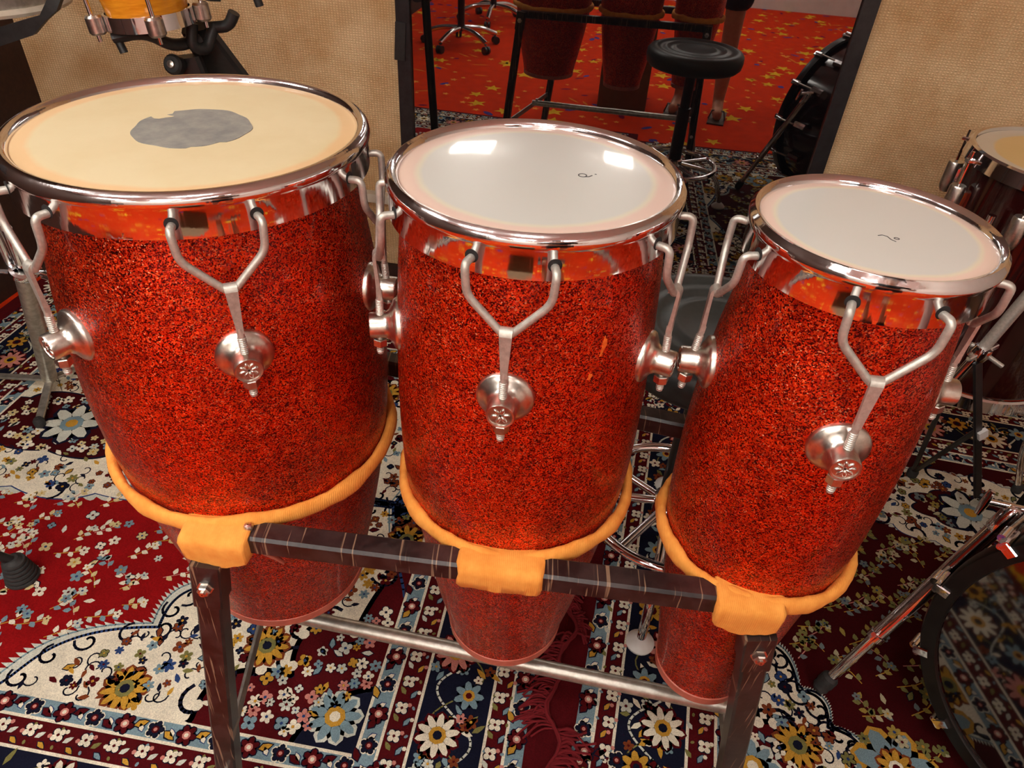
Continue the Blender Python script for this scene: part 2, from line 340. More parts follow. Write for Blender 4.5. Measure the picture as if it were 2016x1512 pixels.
# ------------------------------------------------------------------ woven patterns drawn as flat coloured pieces
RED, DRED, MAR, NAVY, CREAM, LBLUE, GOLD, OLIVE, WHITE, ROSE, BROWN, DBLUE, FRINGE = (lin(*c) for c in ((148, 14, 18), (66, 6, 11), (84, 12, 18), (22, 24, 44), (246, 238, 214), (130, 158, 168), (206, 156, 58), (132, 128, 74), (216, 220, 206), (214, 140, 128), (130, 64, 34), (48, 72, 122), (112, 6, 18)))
class Pattern:
    def __init__(s, org, ang, z): s.v = []; s.f = []; s.c = []; s.o = Vector((org[0], org[1], 0)); s.ex = Vector((math.cos(ang), math.sin(ang), 0)); s.ey = Vector((-math.sin(ang), math.cos(ang), 0)); s.z = z; s.clip = None
    def poly(s, pts, c, lay):
        if s.clip:
            x0, x1, y0, y1 = s.clip; pts = [(min(max(p[0], x0), x1), min(max(p[1], y0), y1)) for p in pts]
        o = len(s.v); z = s.z + lay * 0.00016
        for x, y in pts: s.v.append(tuple(s.o + s.ex * x + s.ey * y + Vector((0, 0, z)))); s.c.extend(c)
        s.f.append(tuple(range(o, o + len(pts))))
    def fan(s, ctr, pts, c, lay):
        o = len(s.v); z = s.z + lay * 0.00016; n = len(pts)
        cl = s.clip
        for x, y in [ctr] + list(pts):
            if cl: x = min(max(x, cl[0]), cl[1]); y = min(max(y, cl[2]), cl[3])
            s.v.append(tuple(s.o + s.ex * x + s.ey * y + Vector((0, 0, z)))); s.c.extend(c)
        for i in range(n): s.f.append((o, o + 1 + i, o + 1 + (i + 1) % n))
    def rect(s, x0, x1, y0, y1, c, lay): s.poly([(x0, y0), (x1, y0), (x1, y1), (x0, y1)], c, lay)
    def disc(s, x, y, r, c, lay, n=8, ry=None, a=0.0):
        ry = ry or r; ca, sa = math.cos(a), math.sin(a)
        s.poly([(x + r * math.cos(k) * ca - ry * math.sin(k) * sa, y + r * math.cos(k) * sa + ry * math.sin(k) * ca) for k in (2 * PI * i / n for i in range(n))], c, lay)
    def leaf(s, x, y, a, ln, w, c, lay, out=None):
        ca, sa = math.cos(a), math.sin(a)
        def tr(u, v_): return (x + u * ca - v_ * sa, y + u * sa + v_ * ca)
        if out: s.poly([tr(-.12 * ln, 0), tr(.35 * ln, -w * .75), tr(.75 * ln, -w * .5), tr(1.12 * ln, 0), tr(.75 * ln, w * .5), tr(.35 * ln, w * .75)], out, lay)
        s.poly([tr(0, 0), tr(.35 * ln, -w * .5), tr(.72 * ln, -w * .34), tr(ln, 0), tr(.72 * ln, w * .34), tr(.35 * ln, w * .5)], c, lay + 1)
    def flower(s, x, y, r, n, c, ctr, lay, out=None, a0=0.0, mid=None):
        for k in range(n):
            a = a0 + 2 * PI * k / n
            if out: s.disc(x + r * .58 * math.cos(a), y + r * .58 * math.sin(a), r * .56, out, lay, 8, r * (1.9 / n + .16), a)
        for k in range(n):
            a = a0 + 2 * PI * k / n
            s.disc(x + r * .58 * math.cos(a), y + r * .58 * math.sin(a), r * .46, c, lay + 1, 8, r * 1.75 / n, a)
        if mid: s.disc(x, y, r * .42, mid, lay + 2, 8)
        s.disc(x, y, r * .22, ctr, lay + 3, 8)
    def ribbon(s, pts, w, c, lay):
        for i in range(len(pts) - 1):
            (x0, y0), (x1, y1) = pts[i], pts[i + 1]; dx, dy = x1 - x0, y1 - y0; l = math.hypot(dx, dy) or 1; nx, ny = -dy / l * w / 2, dx / l * w / 2; ex, ey = dx / l * w * .3, dy / l * w * .3
            s.poly([(x0 + nx - ex, y0 + ny - ey), (x0 - nx - ex, y0 - ny - ey), (x1 - nx + ex, y1 - ny + ey), (x1 + nx + ex, y1 + ny + ey)], c, lay)
    def spiral(s, x, y, r, a0, turn, w, c, lay, n=14):
        pts = []
        for i in range(n + 1):
            u = i / n; a = a0 + turn * u; rr = r * (1 - .8 * u); pts.append((x + rr * math.cos(a), y + rr * math.sin(a)))
        s.ribbon(pts, w, c, lay)
    def build(s, name, material, parent):
        me = bpy.data.meshes.new(name); me.from_pydata(s.v, [], s.f); me.update()
        at = me.color_attributes.new('col', 'FLOAT_COLOR', 'POINT'); at.data.foreach_set('color', s.c)
        me.materials.append(M[material]); o = bpy.data.objects.new(name, me); col.objects.link(o); o.parent = parent; o['kind'] = 'stuff'
        if parent: o.matrix_parent_inverse = parent.matrix_world.inverted()
        return o
R = random.random
def U(a, b_): return random.uniform(a, b_)
# star carpet
P = Pattern((0, 0), AW, 0.0006)
def star(x, y, r, c, a, lay=0):
    P.fan((x, y), [(x + (r if k % 2 == 0 else r * .42) * math.cos(a + PI * k / 5), y + (r if k % 2 == 0 else r * .42) * math.sin(a + PI * k / 5)) for k in range(10)], c, lay)
for i in range(1500):
    x, y = U(-2.6, 2.6), U(-4.2, 1.6)
    q = R()
    if q < .16: star(x, y, U(.045, .075), lin(226, 176, 40), U(0, 6), 2)
    elif q < .66: star(x, y, U(.016, .03), lin(236, 150, 60), U(0, 6), 2)
    elif q < .8: P.disc(x, y, U(.02, .05), lin(72, 62, 130), 0, 7, U(.012, .025), U(0, 3))
    elif q < .9: P.disc(x, y, U(.02, .045), lin(116, 20, 60), 0, 7, U(.01, .02), U(0, 3))
    else: P.leaf(x, y, U(0, 6), U(.1, .18), .02, lin(224, 120, 40), 0)
P.build('star_pattern', 'carpet', floor)

def bands(P, d0, horiz, lo, hi, sgn, at, seed):
    """flowers along a border strip; horiz: strip runs along x; at: field edge, sgn outward"""
    rnd = random.Random(seed)
    def pt(s_, d): return (s_, at + sgn * d) if horiz else (at + sgn * d, s_)
    def ang(a): return a if horiz else a + PI / 2
    # light blue inner stripe
    for dd, inner in ((.023, 1), (.298, 0)):
        s_ = lo; k = 0
        while s_ < hi:
            x, y = pt(s_, dd)
            if k % 4 == 0:
                P.flower(x, y, .019, 6, MAR, CREAM, 3, NAVY, rnd.random(), ROSE)
            elif k % 4 == 2:
                P.flower(x, y, .017, 5, NAVY, ROSE, 3, CREAM, rnd.random(), MAR)
            else:
                P.leaf(x - .012, y, ang(.5 if k % 4 == 1 else -.5), .026, .013, GOLD if rnd.random() < .5 else MAR, 3, NAVY)
                P.leaf(x + .008, y - .008, ang(2.2), .018, .009, CREAM, 3, DBLUE)
            s_ += .031; k += 1
    # maroon guard stripes
    for dd in (.0705, .258):
        s_ = lo; k = 0
        while s_ < hi:
            x, y = pt(s_, dd + (.006 if k % 2 else -.006)); q = rnd.random()
            if k % 2 == 0:
                P.flower(x, y, .0135, 4, CREAM, MAR, 3, NAVY, .78, None)
                for sg in (-1, 1): P.disc(*pt(s_ + .003, dd + sg * .017), .0045, LBLUE if q < .5 else OLIVE, 3.5, 6, .003, q * 6)
            else:
                P.leaf(x - .012, y, ang(.7), .02, .01, WHITE if q < .5 else OLIVE, 3, None); P.leaf(x, y - .006, ang(-.5), .02, .009, GOLD if q < .6 else LBLUE, 3, NAVY)
            P.disc(x + .014, y + .008, .0045, ROSE if q < .5 else CREAM, 4, 6)
            s_ += .028; k += 1
    # navy main border: vine with large flowers
    for w, cc in ((.0045, WHITE), (.003, OLIVE)):
        pts = []
        s_ = lo
        while s_ < hi:
            ph = s_ / .21 * 2 * PI + (0 if cc == WHITE else 2.1); x, y = pt(s_, .168 + .045 * math.sin(ph)); pts.append((x, y)); s_ += .011
        P.ribbon(pts, w, cc, 3)
    s_ = lo; k = 0
    while s_ < hi:
        x, y = pt(s_, .168 + (.022 if k % 2 else -.022))
        c = [CREAM, LBLUE, ROSE, GOLD][k % 4]
        P.flower(x, y, .042 if k % 2 == 0 else .03, 10 if k % 2 == 0 else 7, c, NAVY if c != LBLUE else MAR, 5, MAR if c in (CREAM, ROSE) else NAVY, rnd.random(), GOLD if c != GOLD else MAR)
        for j in range(15):
            x2, y2 = pt(s_ + rnd.uniform(-.055, .055), .168 + rnd.uniform(-.058, .058))
            if math.hypot(x2 - x, y2 - y) < .042: continue
            q = rnd.random()
            if q < .45: P.flower(x2, y2, rnd.uniform(.010, .016), 5, [CREAM, LBLUE, BROWN, ROSE, WHITE][rnd.randrange(5)], [NAVY, MAR, GOLD][rnd.randrange(3)], 4, None, rnd.random())
            else: P.leaf(x2, y2, rnd.uniform(0, 6.28), rnd.uniform(.018, .034), .011, [GOLD, OLIVE, LBLUE, CREAM][rnd.randrange(4)], 4, None)
        s_ += .088; k += 1
LINES = [(0, .006, CREAM), (.006, .04, LBLUE), (.04, .046, CREAM), (.046, .095, MAR), (.095, .101, CREAM), (.101, .235, NAVY), (.235, .241, CREAM), (.241, .275, MAR), (.275, .281, CREAM), (.281, .315, LBLUE), (.315, .335, MAR)]
def rug_borders(P, x0, x1, y0, y1, seed):
    for a_, b_, c in reversed(LINES):
        P.rect(x0 - b_, x1 + b_, y0 - b_, y1 + b_, c, 0 if a_ > .3 else 1 - (a_ * 2.5))
    P.rect(x0, x1, y0, y1, RED, 1.3)
    bands(P, 0, True, x0 - .29, x1 + .29, -1, y0, seed); bands(P, 0, True, x0 - .29, x1 + .29, 1, y1, seed + 1)
    bands(P, 0, False, y0 - .29, y1 + .29, -1, x0, seed + 2); bands(P, 0, False, y0 - .29, y1 + .29, 1, x1, seed + 3)
def spandrel(P, cx, cy, sx, sy, rx, ry, c_in, lay, pw, lobes, amp, edge, seed, tooth=0.0, ew=.011):
    """scalloped corner shape, star-shaped about the corner (cx, cy), opening towards sx, sy"""
    pts = [(cx, cy)]; line = []
    n = 180
    for i in range(n + 1):
        th = PI / 2 * i / n; cth, sth = max(math.cos(th), 1e-4), max(math.sin(th), 1e-4)
        r = 1 / ((cth / rx) ** pw + (sth / ry) ** pw) ** (1 / pw)
        r *= 1 + amp * abs(math.sin(lobes * th)) - amp * .5 + (tooth * (i % 2) if tooth else 0)
        p = (cx + sx * r * cth, cy + sy * r * sth); pts.append(p); line.append(p)
    P.fan(pts[0], pts[1:] + [pts[0]], c_in, lay)
    P.ribbon(line[::2] if tooth else line, ew, edge, lay + .3)
    return line
def in_sp(x, y, cx, cy, sx, sy, rx, ry, pw):
    u, v_ = (x - cx) * sx, (y - cy) * sy
    if u < 0 or v_ < 0: return False
    return (u / rx) ** pw + (v_ / ry) ** pw < 1
def scatter(P, x0, x1, y0, y1, step, where, palette, seed, sprays=False, scale=1.0):
    rnd = random.Random(seed); y = y0 + step * .4; row = 0
    while y < y1:
        x = x0 + step * (.4 + .5 * (row % 2))
        while x < x1:
            px, py = x + rnd.uniform(-.35, .35) * step, y + rnd.uniform(-.35, .35) * step
            if x0 + .012 < px < x1 - .012 and y0 + .012 < py < y1 - .012 and where(px, py):
                pal = palette; q = rnd.random(); r = rnd.uniform(.010, .018) * scale
                if sprays == 'vine' and q < .22:
                    a = rnd.uniform(0, 6.28); P.spiral(px, py, .019, a, rnd.choice([-4.2, 4.2]), .003, NAVY, 3.4, 9)
                    P.leaf(px + .016 * math.cos(a), py + .016 * math.sin(a), a + 1.2, .02, .009, pal[rnd.randrange(len(pal))], 4, None)
                elif sprays is True and q < .6:
                    a = rnd.choice([.5, .7, .9, 2.4]) + rnd.uniform(-.3, .3); ln = rnd.uniform(.05, .085) * scale
                    ex_, ey_ = px + ln * math.cos(a), py + ln * math.sin(a)
                    P.ribbon([(px, py), ((px + ex_) / 2 + .008, (py + ey_) / 2), (ex_, ey_)], .0022, GOLD if rnd.random() < .6 else ROSE, 4)
                    for j in range(5):
                        u = (j + .5) / 5; sd = 1 if j % 2 else -1
                        bx, by = px + (ex_ - px) * u, py + (ey_ - py) * u
                        P.leaf(bx, by, a + sd * 1.0, .021 * scale, .014 * scale, pal[rnd.randrange(len(pal))], 4, None)
                    P.flower(ex_, ey_, r * .9, 5, pal[rnd.randrange(len(pal))], [GOLD, DBLUE, MAR][rnd.randrange(3)], 5, None, rnd.random())
                elif q < .8:
                    P.flower(px, py, r, rnd.choice([4, 5, 6]), pal[rnd.randrange(len(pal))], [GOLD, NAVY, MAR, DBLUE][rnd.randrange(4)], 4, NAVY if rnd.random() < .35 else None, rnd.random())
                else:
                    P.leaf(px, py, rnd.uniform(0, 6.28), .028 * scale, .013 * scale, pal[rnd.randrange(len(pal))], 4, NAVY if rnd.random() < .4 else None)
            x += step
        y += step * .86; row += 1
def rug(name, label, org, ang, fx0, fx1, fy0, fy1, field, med, sp, seed, z):
    root = empty(name, (org[0], org[1], 0), ang); tag(root, label, 'rug')
    bpy.context.view_layer.update()
    e = .335
    mb = MB().box(((fx0 + fx1) / 2, (fy0 + fy1) / 2, z / 2 + .0005), fx1 - fx0 + 2 * e + .07, fy1 - fy0 + 2 * e, z - .001)
    o = mb.build('rug_base', 'wool', root, smooth=0); paint(o, MAR)
    P = Pattern(org, ang, z + .0001)
    rug_borders(P, fx0, fx1, fy0, fy1, seed)
    P.clip = (fx0, fx1, fy0, fy1)
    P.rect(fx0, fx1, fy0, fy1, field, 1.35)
    sp_in = []
    for (cx, cy, sx, sy) in (((fx1, fy0, -1, 1), (fx1, fy1, -1, -1)) if seed == 3 else ((fx1, fy0, -1, 1), (fx0, fy0, 1, 1), (fx1, fy1, -1, -1), (fx0, fy1, 1, -1))):
        l = spandrel(P, cx, cy, sx, sy, sp[0] * 1.035, sp[1] * 1.035, WHITE, 1.5, .85, 9, .12, LBLUE, seed, .03, .004)
        l = spandrel(P, cx, cy, sx, sy, sp[0], sp[1], CREAM, 1.7, .85, 9, .12, DBLUE, seed, 0.0, .0065)
        for i in range(6, 176, 9):
            a = U(0, 6.28); P.spiral(l[i][0] - sx * .012, l[i][1] - sy * .012, .026, a, 5.2, .0055, NAVY, 3)
        l = spandrel(P, cx, cy, sx, sy, sp[0] * .5, sp[1] * .56, MAR, 1.9, .8, 5, .3, NAVY, seed)
        for i in range(12, 172, 22): P.spiral(l[i][0] + sx * .006, l[i][1] + sy * .006, .036, U(0, 6.28), 5.0, .008, NAVY, 3); P.disc(l[i][0], l[i][1], .012, CREAM, 3.2, 8)
        l = spandrel(P, cx, cy, sx, sy, sp[0] * .17, sp[1] * .17, NAVY, 2.1, 1.2, 2, .15, LBLUE, seed)
        P.flower(cx + sx * sp[0] * .075, cy + sy * sp[1] * .075, .05, 9, LBLUE, CREAM, 4, WHITE, .2, GOLD)
        # gold fan flowers along the cream
        for u, v_ in ((.62, .05), (.05, .62), (.32, .22)):
            P.flower(cx + sx * sp[0] * u, cy + sy * sp[1] * v_, .045, 11, GOLD, NAVY, 4, BROWN, .1, OLIVE)
        sp_in.append((cx, cy, sx, sy))
    mx_, my_, mr, ms = med
    def lob(rx, ry, n, amp, c, lay):
        P.fan((mx_, my_), [(mx_ + rx * (1 + amp * abs(math.sin(n * k / 2))) * math.cos(k), my_ + ry * (1 + amp * abs(math.sin(n * k / 2))) * math.sin(k)) for k in (2 * PI * i / 384 for i in range(384))], c, lay)
    lob(mr * 1.05, ms * 1.05, 96, .05, WHITE, 1.5); lob(mr * 1.015, ms * 1.015, 16, .10, DBLUE, 1.6); lob(mr, ms, 16, .10, CREAM, 1.75)
    lob(mr * .46, ms * .46, 8, .18, NAVY, 2.0); lob(mr * .44, ms * .44, 8, .18, DRED, 2.15)
    P.flower(mx_, my_, .075, 8, WHITE, GOLD, 6, NAVY, .2, LBLUE)
    for k in range(16):
        a = 2 * PI * (k + .5) / 16; P.spiral(mx_ + mr * .97 * math.cos(a), my_ + ms * .97 * math.sin(a), .035, a, 5, .007, NAVY, 3)
    inmed = lambda x, y, q: ((x - mx_) / (mr * q)) ** 2 + ((y - my_) / (ms * q)) ** 2 < 1
    insp = lambda x, y, q: any(in_sp(x, y, *s_, sp[0] * q, sp[1] * q, .85) for s_ in sp_in)
    light = [CREAM, WHITE, CREAM, LBLUE, lin(226, 206, 150)] if seed == 3 else [lin(196, 186, 150), OLIVE, lin(172, 150, 74), lin(120, 132, 134), OLIVE]
    darks = [MAR, NAVY, BROWN, DBLUE, OLIVE, GOLD, LBLUE, BROWN]
    scatter(P, fx0, fx1, fy0, fy1, .053, lambda x, y: not inmed(x, y, 1.16) and not insp(x, y, 1.12), light, seed + 5, True, .88)
    scatter(P, fx0, fx1, fy0, fy1, .029, lambda x, y: (inmed(x, y, .95) and not inmed(x, y, .55)) or (insp(x, y, .95) and not insp(x, y, .56)), darks, seed + 6, 'vine', .84)
    scatter(P, fx0, fx1, fy0, fy1, .031, lambda x, y: inmed(x, y, .45) and not inmed(x, y, .2), light, seed + 7)
    scatter(P, fx0, fx1, fy0, fy1, .028, lambda x, y: insp(x, y, .48) and not insp(x, y, .18), [CREAM, LBLUE, GOLD, ROSE, WHITE, CREAM], seed + 8, False, .86)
    P.clip = None
    if seed == 40:
        P.flower(.30, .10, .075, 7, LBLUE, GOLD, 4, GOLD, .3, CREAM); P.flower(.30, .10, .036, 9, GOLD, MAR, 8, BROWN, .1, CREAM)
    P.build('woven_pattern', 'wool', root)
    return root
RA = math.radians(-6.5)
rug1 = rug('persian_rug', 'bright red patterned rug with cream medallion under the left of the stand', (-0.25, 0.60), RA, -1.27, 0.0, 0.0, 1.22, RED, (-1.06, 0.72, .56, .24), (.78, .82), 3, 0.008)
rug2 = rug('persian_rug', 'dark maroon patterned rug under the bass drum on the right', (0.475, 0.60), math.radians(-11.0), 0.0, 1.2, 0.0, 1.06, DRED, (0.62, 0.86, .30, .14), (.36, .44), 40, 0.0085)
# crumpled red fringe along the seam between the rugs
fr = empty('rug_fringe', (0, 0, 0)); tag(fr, 'crumpled dark red tassel fringe lying between the two rugs', 'fringe')
mat('fringe_wool', FRINGE, 0.95)
mb = MB()
for i in range(420):
    u = i / 420; y = .40 + 1.15 * u
    x = .105 + .150 * (y - .55) + .012 * math.sin(y * 23) + .01 * math.sin(y * 51)
    dirn = -1 if math.sin(y * 17 + 1) > -.2 else 1
    ln = U(.025, .06) * (1.2 if math.sin(y * 11) > 0 else .6)
    z0 = .011 + U(0, .006)
    p = [(x, y, z0), (x + dirn * ln * .5, y + U(-.012, .012), z0 + U(.004, .014)), (x + dirn * ln, y + U(-.03, .01), .0115)]
    mb.tube(fillet(p, .02, 3), .0022, 5)
for k in range(3):
    mb.tube([(.105 + .150 * (y - .55) + .012 * math.sin(y * 23) + .01 * math.sin(y * 51) + U(-.003, .003), y, .013 + .003 * k) for y in [.40 + 1.15 * i / 90 for i in range(91)]], .0035, 6)
mb.build('tassels', 'fringe_wool', fr, kind='stuff')

# ------------------------------------------------------------------ the three drums
ZT = 1.129; ZRING = 0.718
def interp(prof, z):
    for (z0, r0), (z1, r1) in zip(prof, prof[1:]):
        if z1 <= z <= z0: return r0 + (r1 - r0) * (z - z0) / (z1 - z0)
    return prof[-1][1]
def smooth_prof(prof, n=40):
    zs = [p[0] for p in prof]; out = []
    for i in range(n + 1):
        z = zs[0] + (zs[-1] - zs[0]) * i / n
        k = max(j for j in range(len(prof) - 1) if prof[j][0] >= z - 1e-9)
        k0, k1, k2, k3 = max(k - 1, 0), k, k + 1, min(k + 2, len(prof) - 1)
        u = (z - prof[k1][0]) / (prof[k2][0] - prof[k1][0]); a_, b_, c, d = prof[k0][1], prof[k1][1], prof[k2][1], prof[k3][1]
        out.append((0.5 * ((2 * b_) + (-a_ + c) * u + (2 * a_ - 5 * b_ + 4 * c - d) * u * u + (-a_ + 3 * b_ - 3 * c + d) * u ** 3), z))
    return out
def strokes(name, paths, w, z, material, parent, at, rot):
    mb = MB(); ca, sa = math.cos(rot), math.sin(rot)
    for path in paths:
        for (x0, y0), (x1, y1) in zip(path, path[1:]):
            dx, dy = x1 - x0, y1 - y0; l = math.hypot(dx, dy); nx, ny = -dy / l * w / 2, dx / l * w / 2
            q = [(x0 + nx, y0 + ny), (x0 - nx, y0 - ny), (x1 - nx, y1 - ny), (x1 + nx, y1 + ny)]
            vs = [(at[0] + x * ca - y * sa, at[1] + x * sa + y * ca, zz) for zz in (z, z + .0002) for x, y in q]
            mb.add(vs, [(4, 5, 6, 7), (0, 1, 5, 4), (1, 2, 6, 5), (2, 3, 7, 6), (3, 0, 4, 7)])
    return mb.build(name, material, parent, smooth=0)
def conga(label, x, y, tilt, ri, rb, prof, zb, lugs, a0, petals, hmat, lugz=0.96):
    """profile: (z, r) world heights; everything is modelled about the drum's own axis with z = 0 at its foot"""
    D = empty('conga_drum', (x, y, zb)); D.rotation_euler = (tilt[0], tilt[1], 0)
    tag(D, label, 'drum', 'three red congas on one stand')
    pr = smooth_prof(prof); o = Vector((0, 0, -zb)); zt = ZT - zb
    mb = MB(); P_ = [(r, z - zb) for r, z in pr]
    mb.lathe(P_ + [(P_[-1][0] - .006, P_[-1][1])] + [(r - .006, z) for r, z in reversed(P_)], 96, close=True)
    mb.build('shell', 'red_sparkle', D, smooth=60)
    rbot = pr[-1][0]
    MB().lathe([(rbot + .0030, .016), (rbot + .0015, .0), (rbot - .007, 0.0), (rbot - .007, .016), (rbot + .0010, .0175)], 96, close=True).build('base_trim', 'pink_trim', D)
    # hoop: rolled bead and flat chrome band
    q = [(ri, zt - .004), (ri + .0005, zt + .001), (ri + .003, zt + .0045), (ri + .007, zt + .006), (rb - .003, zt + .0048), (rb + .0005, zt + .001), (rb + .0014, zt - .004), (rb + .0004, zt - .008), (rb - .0012, zt - .0105), (rb - .0012, zt - .037), (rb - .0032, zt - .037), (rb - .0032, zt - .012), (rb - .005, zt - .004), (ri + .004, zt - .004)]
    hoop = MB().lathe(q, 128, close=True).build('rim_hoop', 'hoop_chrome', D, smooth=50)
    # head
    h = MB(); rings = [(0.0004, .0), (ri * .3, 0), (ri * .6, 0), (ri * .9, -.0002), (ri * .985, -.0006), (ri + .004, -.0025), (ri + .004, -.006), (ri * .5, -.004), (.0004, -.004)]
    hd = h.lathe(rings, 96).build('head', hmat, D, loc=(0, 0, zt), smooth=60)
    for k in range(lugs):
        th = a0 + 2 * PI * k / lugs; er = Vector((math.cos(th), math.sin(th), 0)); et = Vector((-math.sin(th), math.cos(th), 0)); ez = Vector((0, 0, 1))
        rs = interp(prof, lugz); lz = lugz - zb
        C = er * (rs - .001) + ez * lz
        mt = axes(C, er, et)
        lug = MB().lathe([(.001, -.004), (.0285, -.004), (.029, .0015), (.0275, .004), (.023, .0065), (.0175, .0095), (.0148, .0135), (.0144, .0165), (.0142, .0295), (.0134, .0312), (.0118, .0308), (.0114, .0295), (.001, .0295)], 40, mt).build('lug', 'nickel', D, smooth=45)
        mb = MB()
        for j in range(petals):
            a = 2 * PI * j / petals + .2; u = Vector((math.cos(a), math.sin(a), 0)); w = Vector((-math.sin(a), math.cos(a), 0)); pts = []
            ring = lambda s_, hh: [mt @ (u * (.0056 + .0042 * s_ * math.cos(q_)) + w * (.0021 * s_ * math.sin(q_)) + Vector((0, 0, hh))) for q_ in (2 * PI * i / 10 for i in range(10))]
            mb.loft([ring(1, .0294), ring(.9, .0305), ring(.5, .0311)])
        mb.build('petal_emblem', 'nickel', lug, smooth=60)
        # threaded rod, nut and tapered hook
        ro = rs + .0205
        A = er * ro + ez * (lz - .030); apex = er * (rb + .0125) + ez * (zt - .088); dr = (apex - A).normalized()
        rod_top = A + dr * ((apex - A).length * .66)
        hook = MB(); hook.tube([A, rod_top], .0034, 12)
        L_ = (apex - A).length
        # flat tapered strap folded over the wire
        up = apex + dr * .003
        r0, r1 = rod_top - dr * .006, up
        n_ = (er - dr * er.dot(dr)).normalized()
        sec = []
        for u, w_, t_ in ((0, .0064, .0056), (.25, .0074, .0045), (.6, .0095, .0036), (1.0, .0116, .0034)):
            p = r0 + (r1 - r0) * u + n_ * .0045 * u
            sec.append([p + et * sx * w_ / 2 + n_ * sy * t_ / 2 for sx, sy in ((-1, -1), (1, -1), (1, 1), (-1, 1))])
        hook.loft(sec)
        fold = []
        for i in range(7):
            a = PI * i / 6
            cpt = up + n_ * .0045 * math.cos(a) + dr * .0055 * math.sin(a); nn = (n_ * math.cos(a) + dr * math.sin(a))
            fold.append([cpt + et * sx * .0058 + nn * sy * .0017 for sx, sy in ((-1, -1), (1, -1), (1, 1), (-1, 1))])
        hook.loft(fold)
        hk = hook.build('tension_hook', 'dull_nickel', D, smooth=50)
        thr = MB()
        z_ = .020
        for i in range(9):
            p = A + dr * (.045 + i * .0021); thr.lathe([(.0034, -.0010), (.0043, 0), (.0034, .0010)], 12, axes(p, dr, et))
        thr.tube([A + dr * .040, A + dr * .064], .0035, 12)
        thr.build('thread', 'dull_nickel', hk, smooth=30)
        end = MB().tube([A - dr * .007, A + dr * .002], .0036, 12)
        for i in range(3): end.lathe([(.0034, -.0010), (.0043, 0), (.0034, .0010)], 12, axes(A + dr * (-.004 + i * .0021), dr, et))
        end.build('rod_end', 'dull_nickel', hk, smooth=30)
        MB().lathe([(.001, 0), (.0076, 0), (.0082, .001), (.0082, .0085), (.0076, .0095), (.001, .0095)], 6, axes(A + dr * .004, dr, et)).build('nut', 'nickel', hk, smooth=20)
        # bent wire between the two holes of the band
        dl = .0365 / rb; zh = zt - .0235
        def at(dth, r, z): return Vector((r * math.cos(th + dth), r * math.sin(th + dth), z))
        path = []
        for sg in (-1, 1):
            side = [at(sg * dl, rb - .002, zh), at(sg * dl, rb + .012, zh + .001), at(sg * dl * .95, rb + .0125, zh - .028)]
            path += side if sg < 0 else side[::-1]
            if sg < 0: path.append(apex - ez * .001)
        MB().tube(fillet(path, .0095, 6), .0038, 12).build('wire_bail', 'dull_nickel', D, smooth=60)
        for sg in (-1, 1):
            MB().lathe([(.0003, .0), (.0062, .0), (.0062, .0008), (.0003, .0008)], 20, axes(at(sg * dl, rb - .0018, zh + .0016), (at(sg * dl, 1, 0)).normalized())).build('hook_hole', 'black_hole', D)
    return D, hd
head_mat('skin_head', .1662, lin(222, 207, 168), lin(226, 192, 146), .86, 0.5, 0.1, (0.93, 0.9, 0.84, 1))
head_mat('white_head', .1338, lin(214, 215, 208), lin(232, 206, 192), .80, 0.3, 0.8, (0.99, 0.985, 0.975, 1), lin(228, 222, 200))
head_mat('small_white_head', .0993, lin(216, 217, 211), lin(236, 210, 194), .82, 0.3, 0.7, (0.99, 0.985, 0.975, 1), lin(232, 224, 200))
d2r = math.radians
PL = [(1.10, .160), (1.03, .1695), (.97, .1775), (.87, .1835), (.80, .1828), (.73, .1775), (.64, .165), (.53, .145), (.406, .121)]
PM = [(1.10, .132), (1.05, .1375), (1.0, .1410), (.90, .1455), (.80, .1460), (.73, .1420), (.61, .1255), (.50, .1085), (.381, .088)]
PR = [(1.10, .098), (1.06, .101), (.99, .1095), (.90, .1145), (.82, .1145), (.73, .1105), (.64, .0955), (.53, .083), (.40, .066)]
D1, H1 = conga('large red sparkle conga with worn cream skin head and grey patch', -0.3512, 0.7312, (0, d2r(.1)), .1662, .180, PL, .406, 6, d2r(-64), 8, 'skin_head')
D2, H2 = conga('medium red sparkle conga with glossy white head in the middle', 0.0135, 0.6733, (0, d2r(-.3)), .1338, .1456, PM, .381, 5, d2r(-96.5), 6, 'white_head')
D3, H3 = conga('small red sparkle conga with white head on the right end', 0.3160, 0.6018, (0, d2r(0)), .0993, .1094, PR, .40, 4, d2r(-95.5), 8, 'small_white_head')
# worn grey patch on the skin head, with a torn bite
pts = []
for i in range(72):
    a = 2 * PI * i / 72; r = .0585 * (1 + .018 * math.sin(5 * a + 1) + .012 * math.sin(11 * a))
    if abs(a - d2r(140)) < .16: r *= .86
    if abs(a - d2r(305)) < .28: r *= .93
    pts.append((r * math.cos(a), r * math.sin(a)))
mb = MB(); mb.add([(0, 0, .0006)] + [(x, y, .0006) for x, y in pts] + [(x * 1.002, y * 1.002, .0001) for x, y in pts], [(0, 1 + i, 1 + (i + 1) % 72) for i in range(72)] + [(1 + i, 73 + i, 73 + (i + 1) % 72, 1 + (i + 1) % 72) for i in range(72)])
mb.build('worn_patch', 'grey_patch', H1, smooth=20)
mb = MB(); tp_ = [(-.0455 + .0125 * math.cos(a) * (1 + .25 * math.sin(3 * a)), .026 + .0065 * math.sin(a) * (1 + .3 * math.cos(4 * a))) for a in (2 * PI * i / 18 for i in range(18))]
mb.add([(x, y, .0009) for x, y in tp_] + [(x, y, .0001) for x, y in tp_], [tuple(range(18))] + [(i, (i + 1) % 18, 18 + (i + 1) % 18, 18 + i) for i in range(18)])
mb.build('torn_spot', 'skin_head', H1, smooth=0)
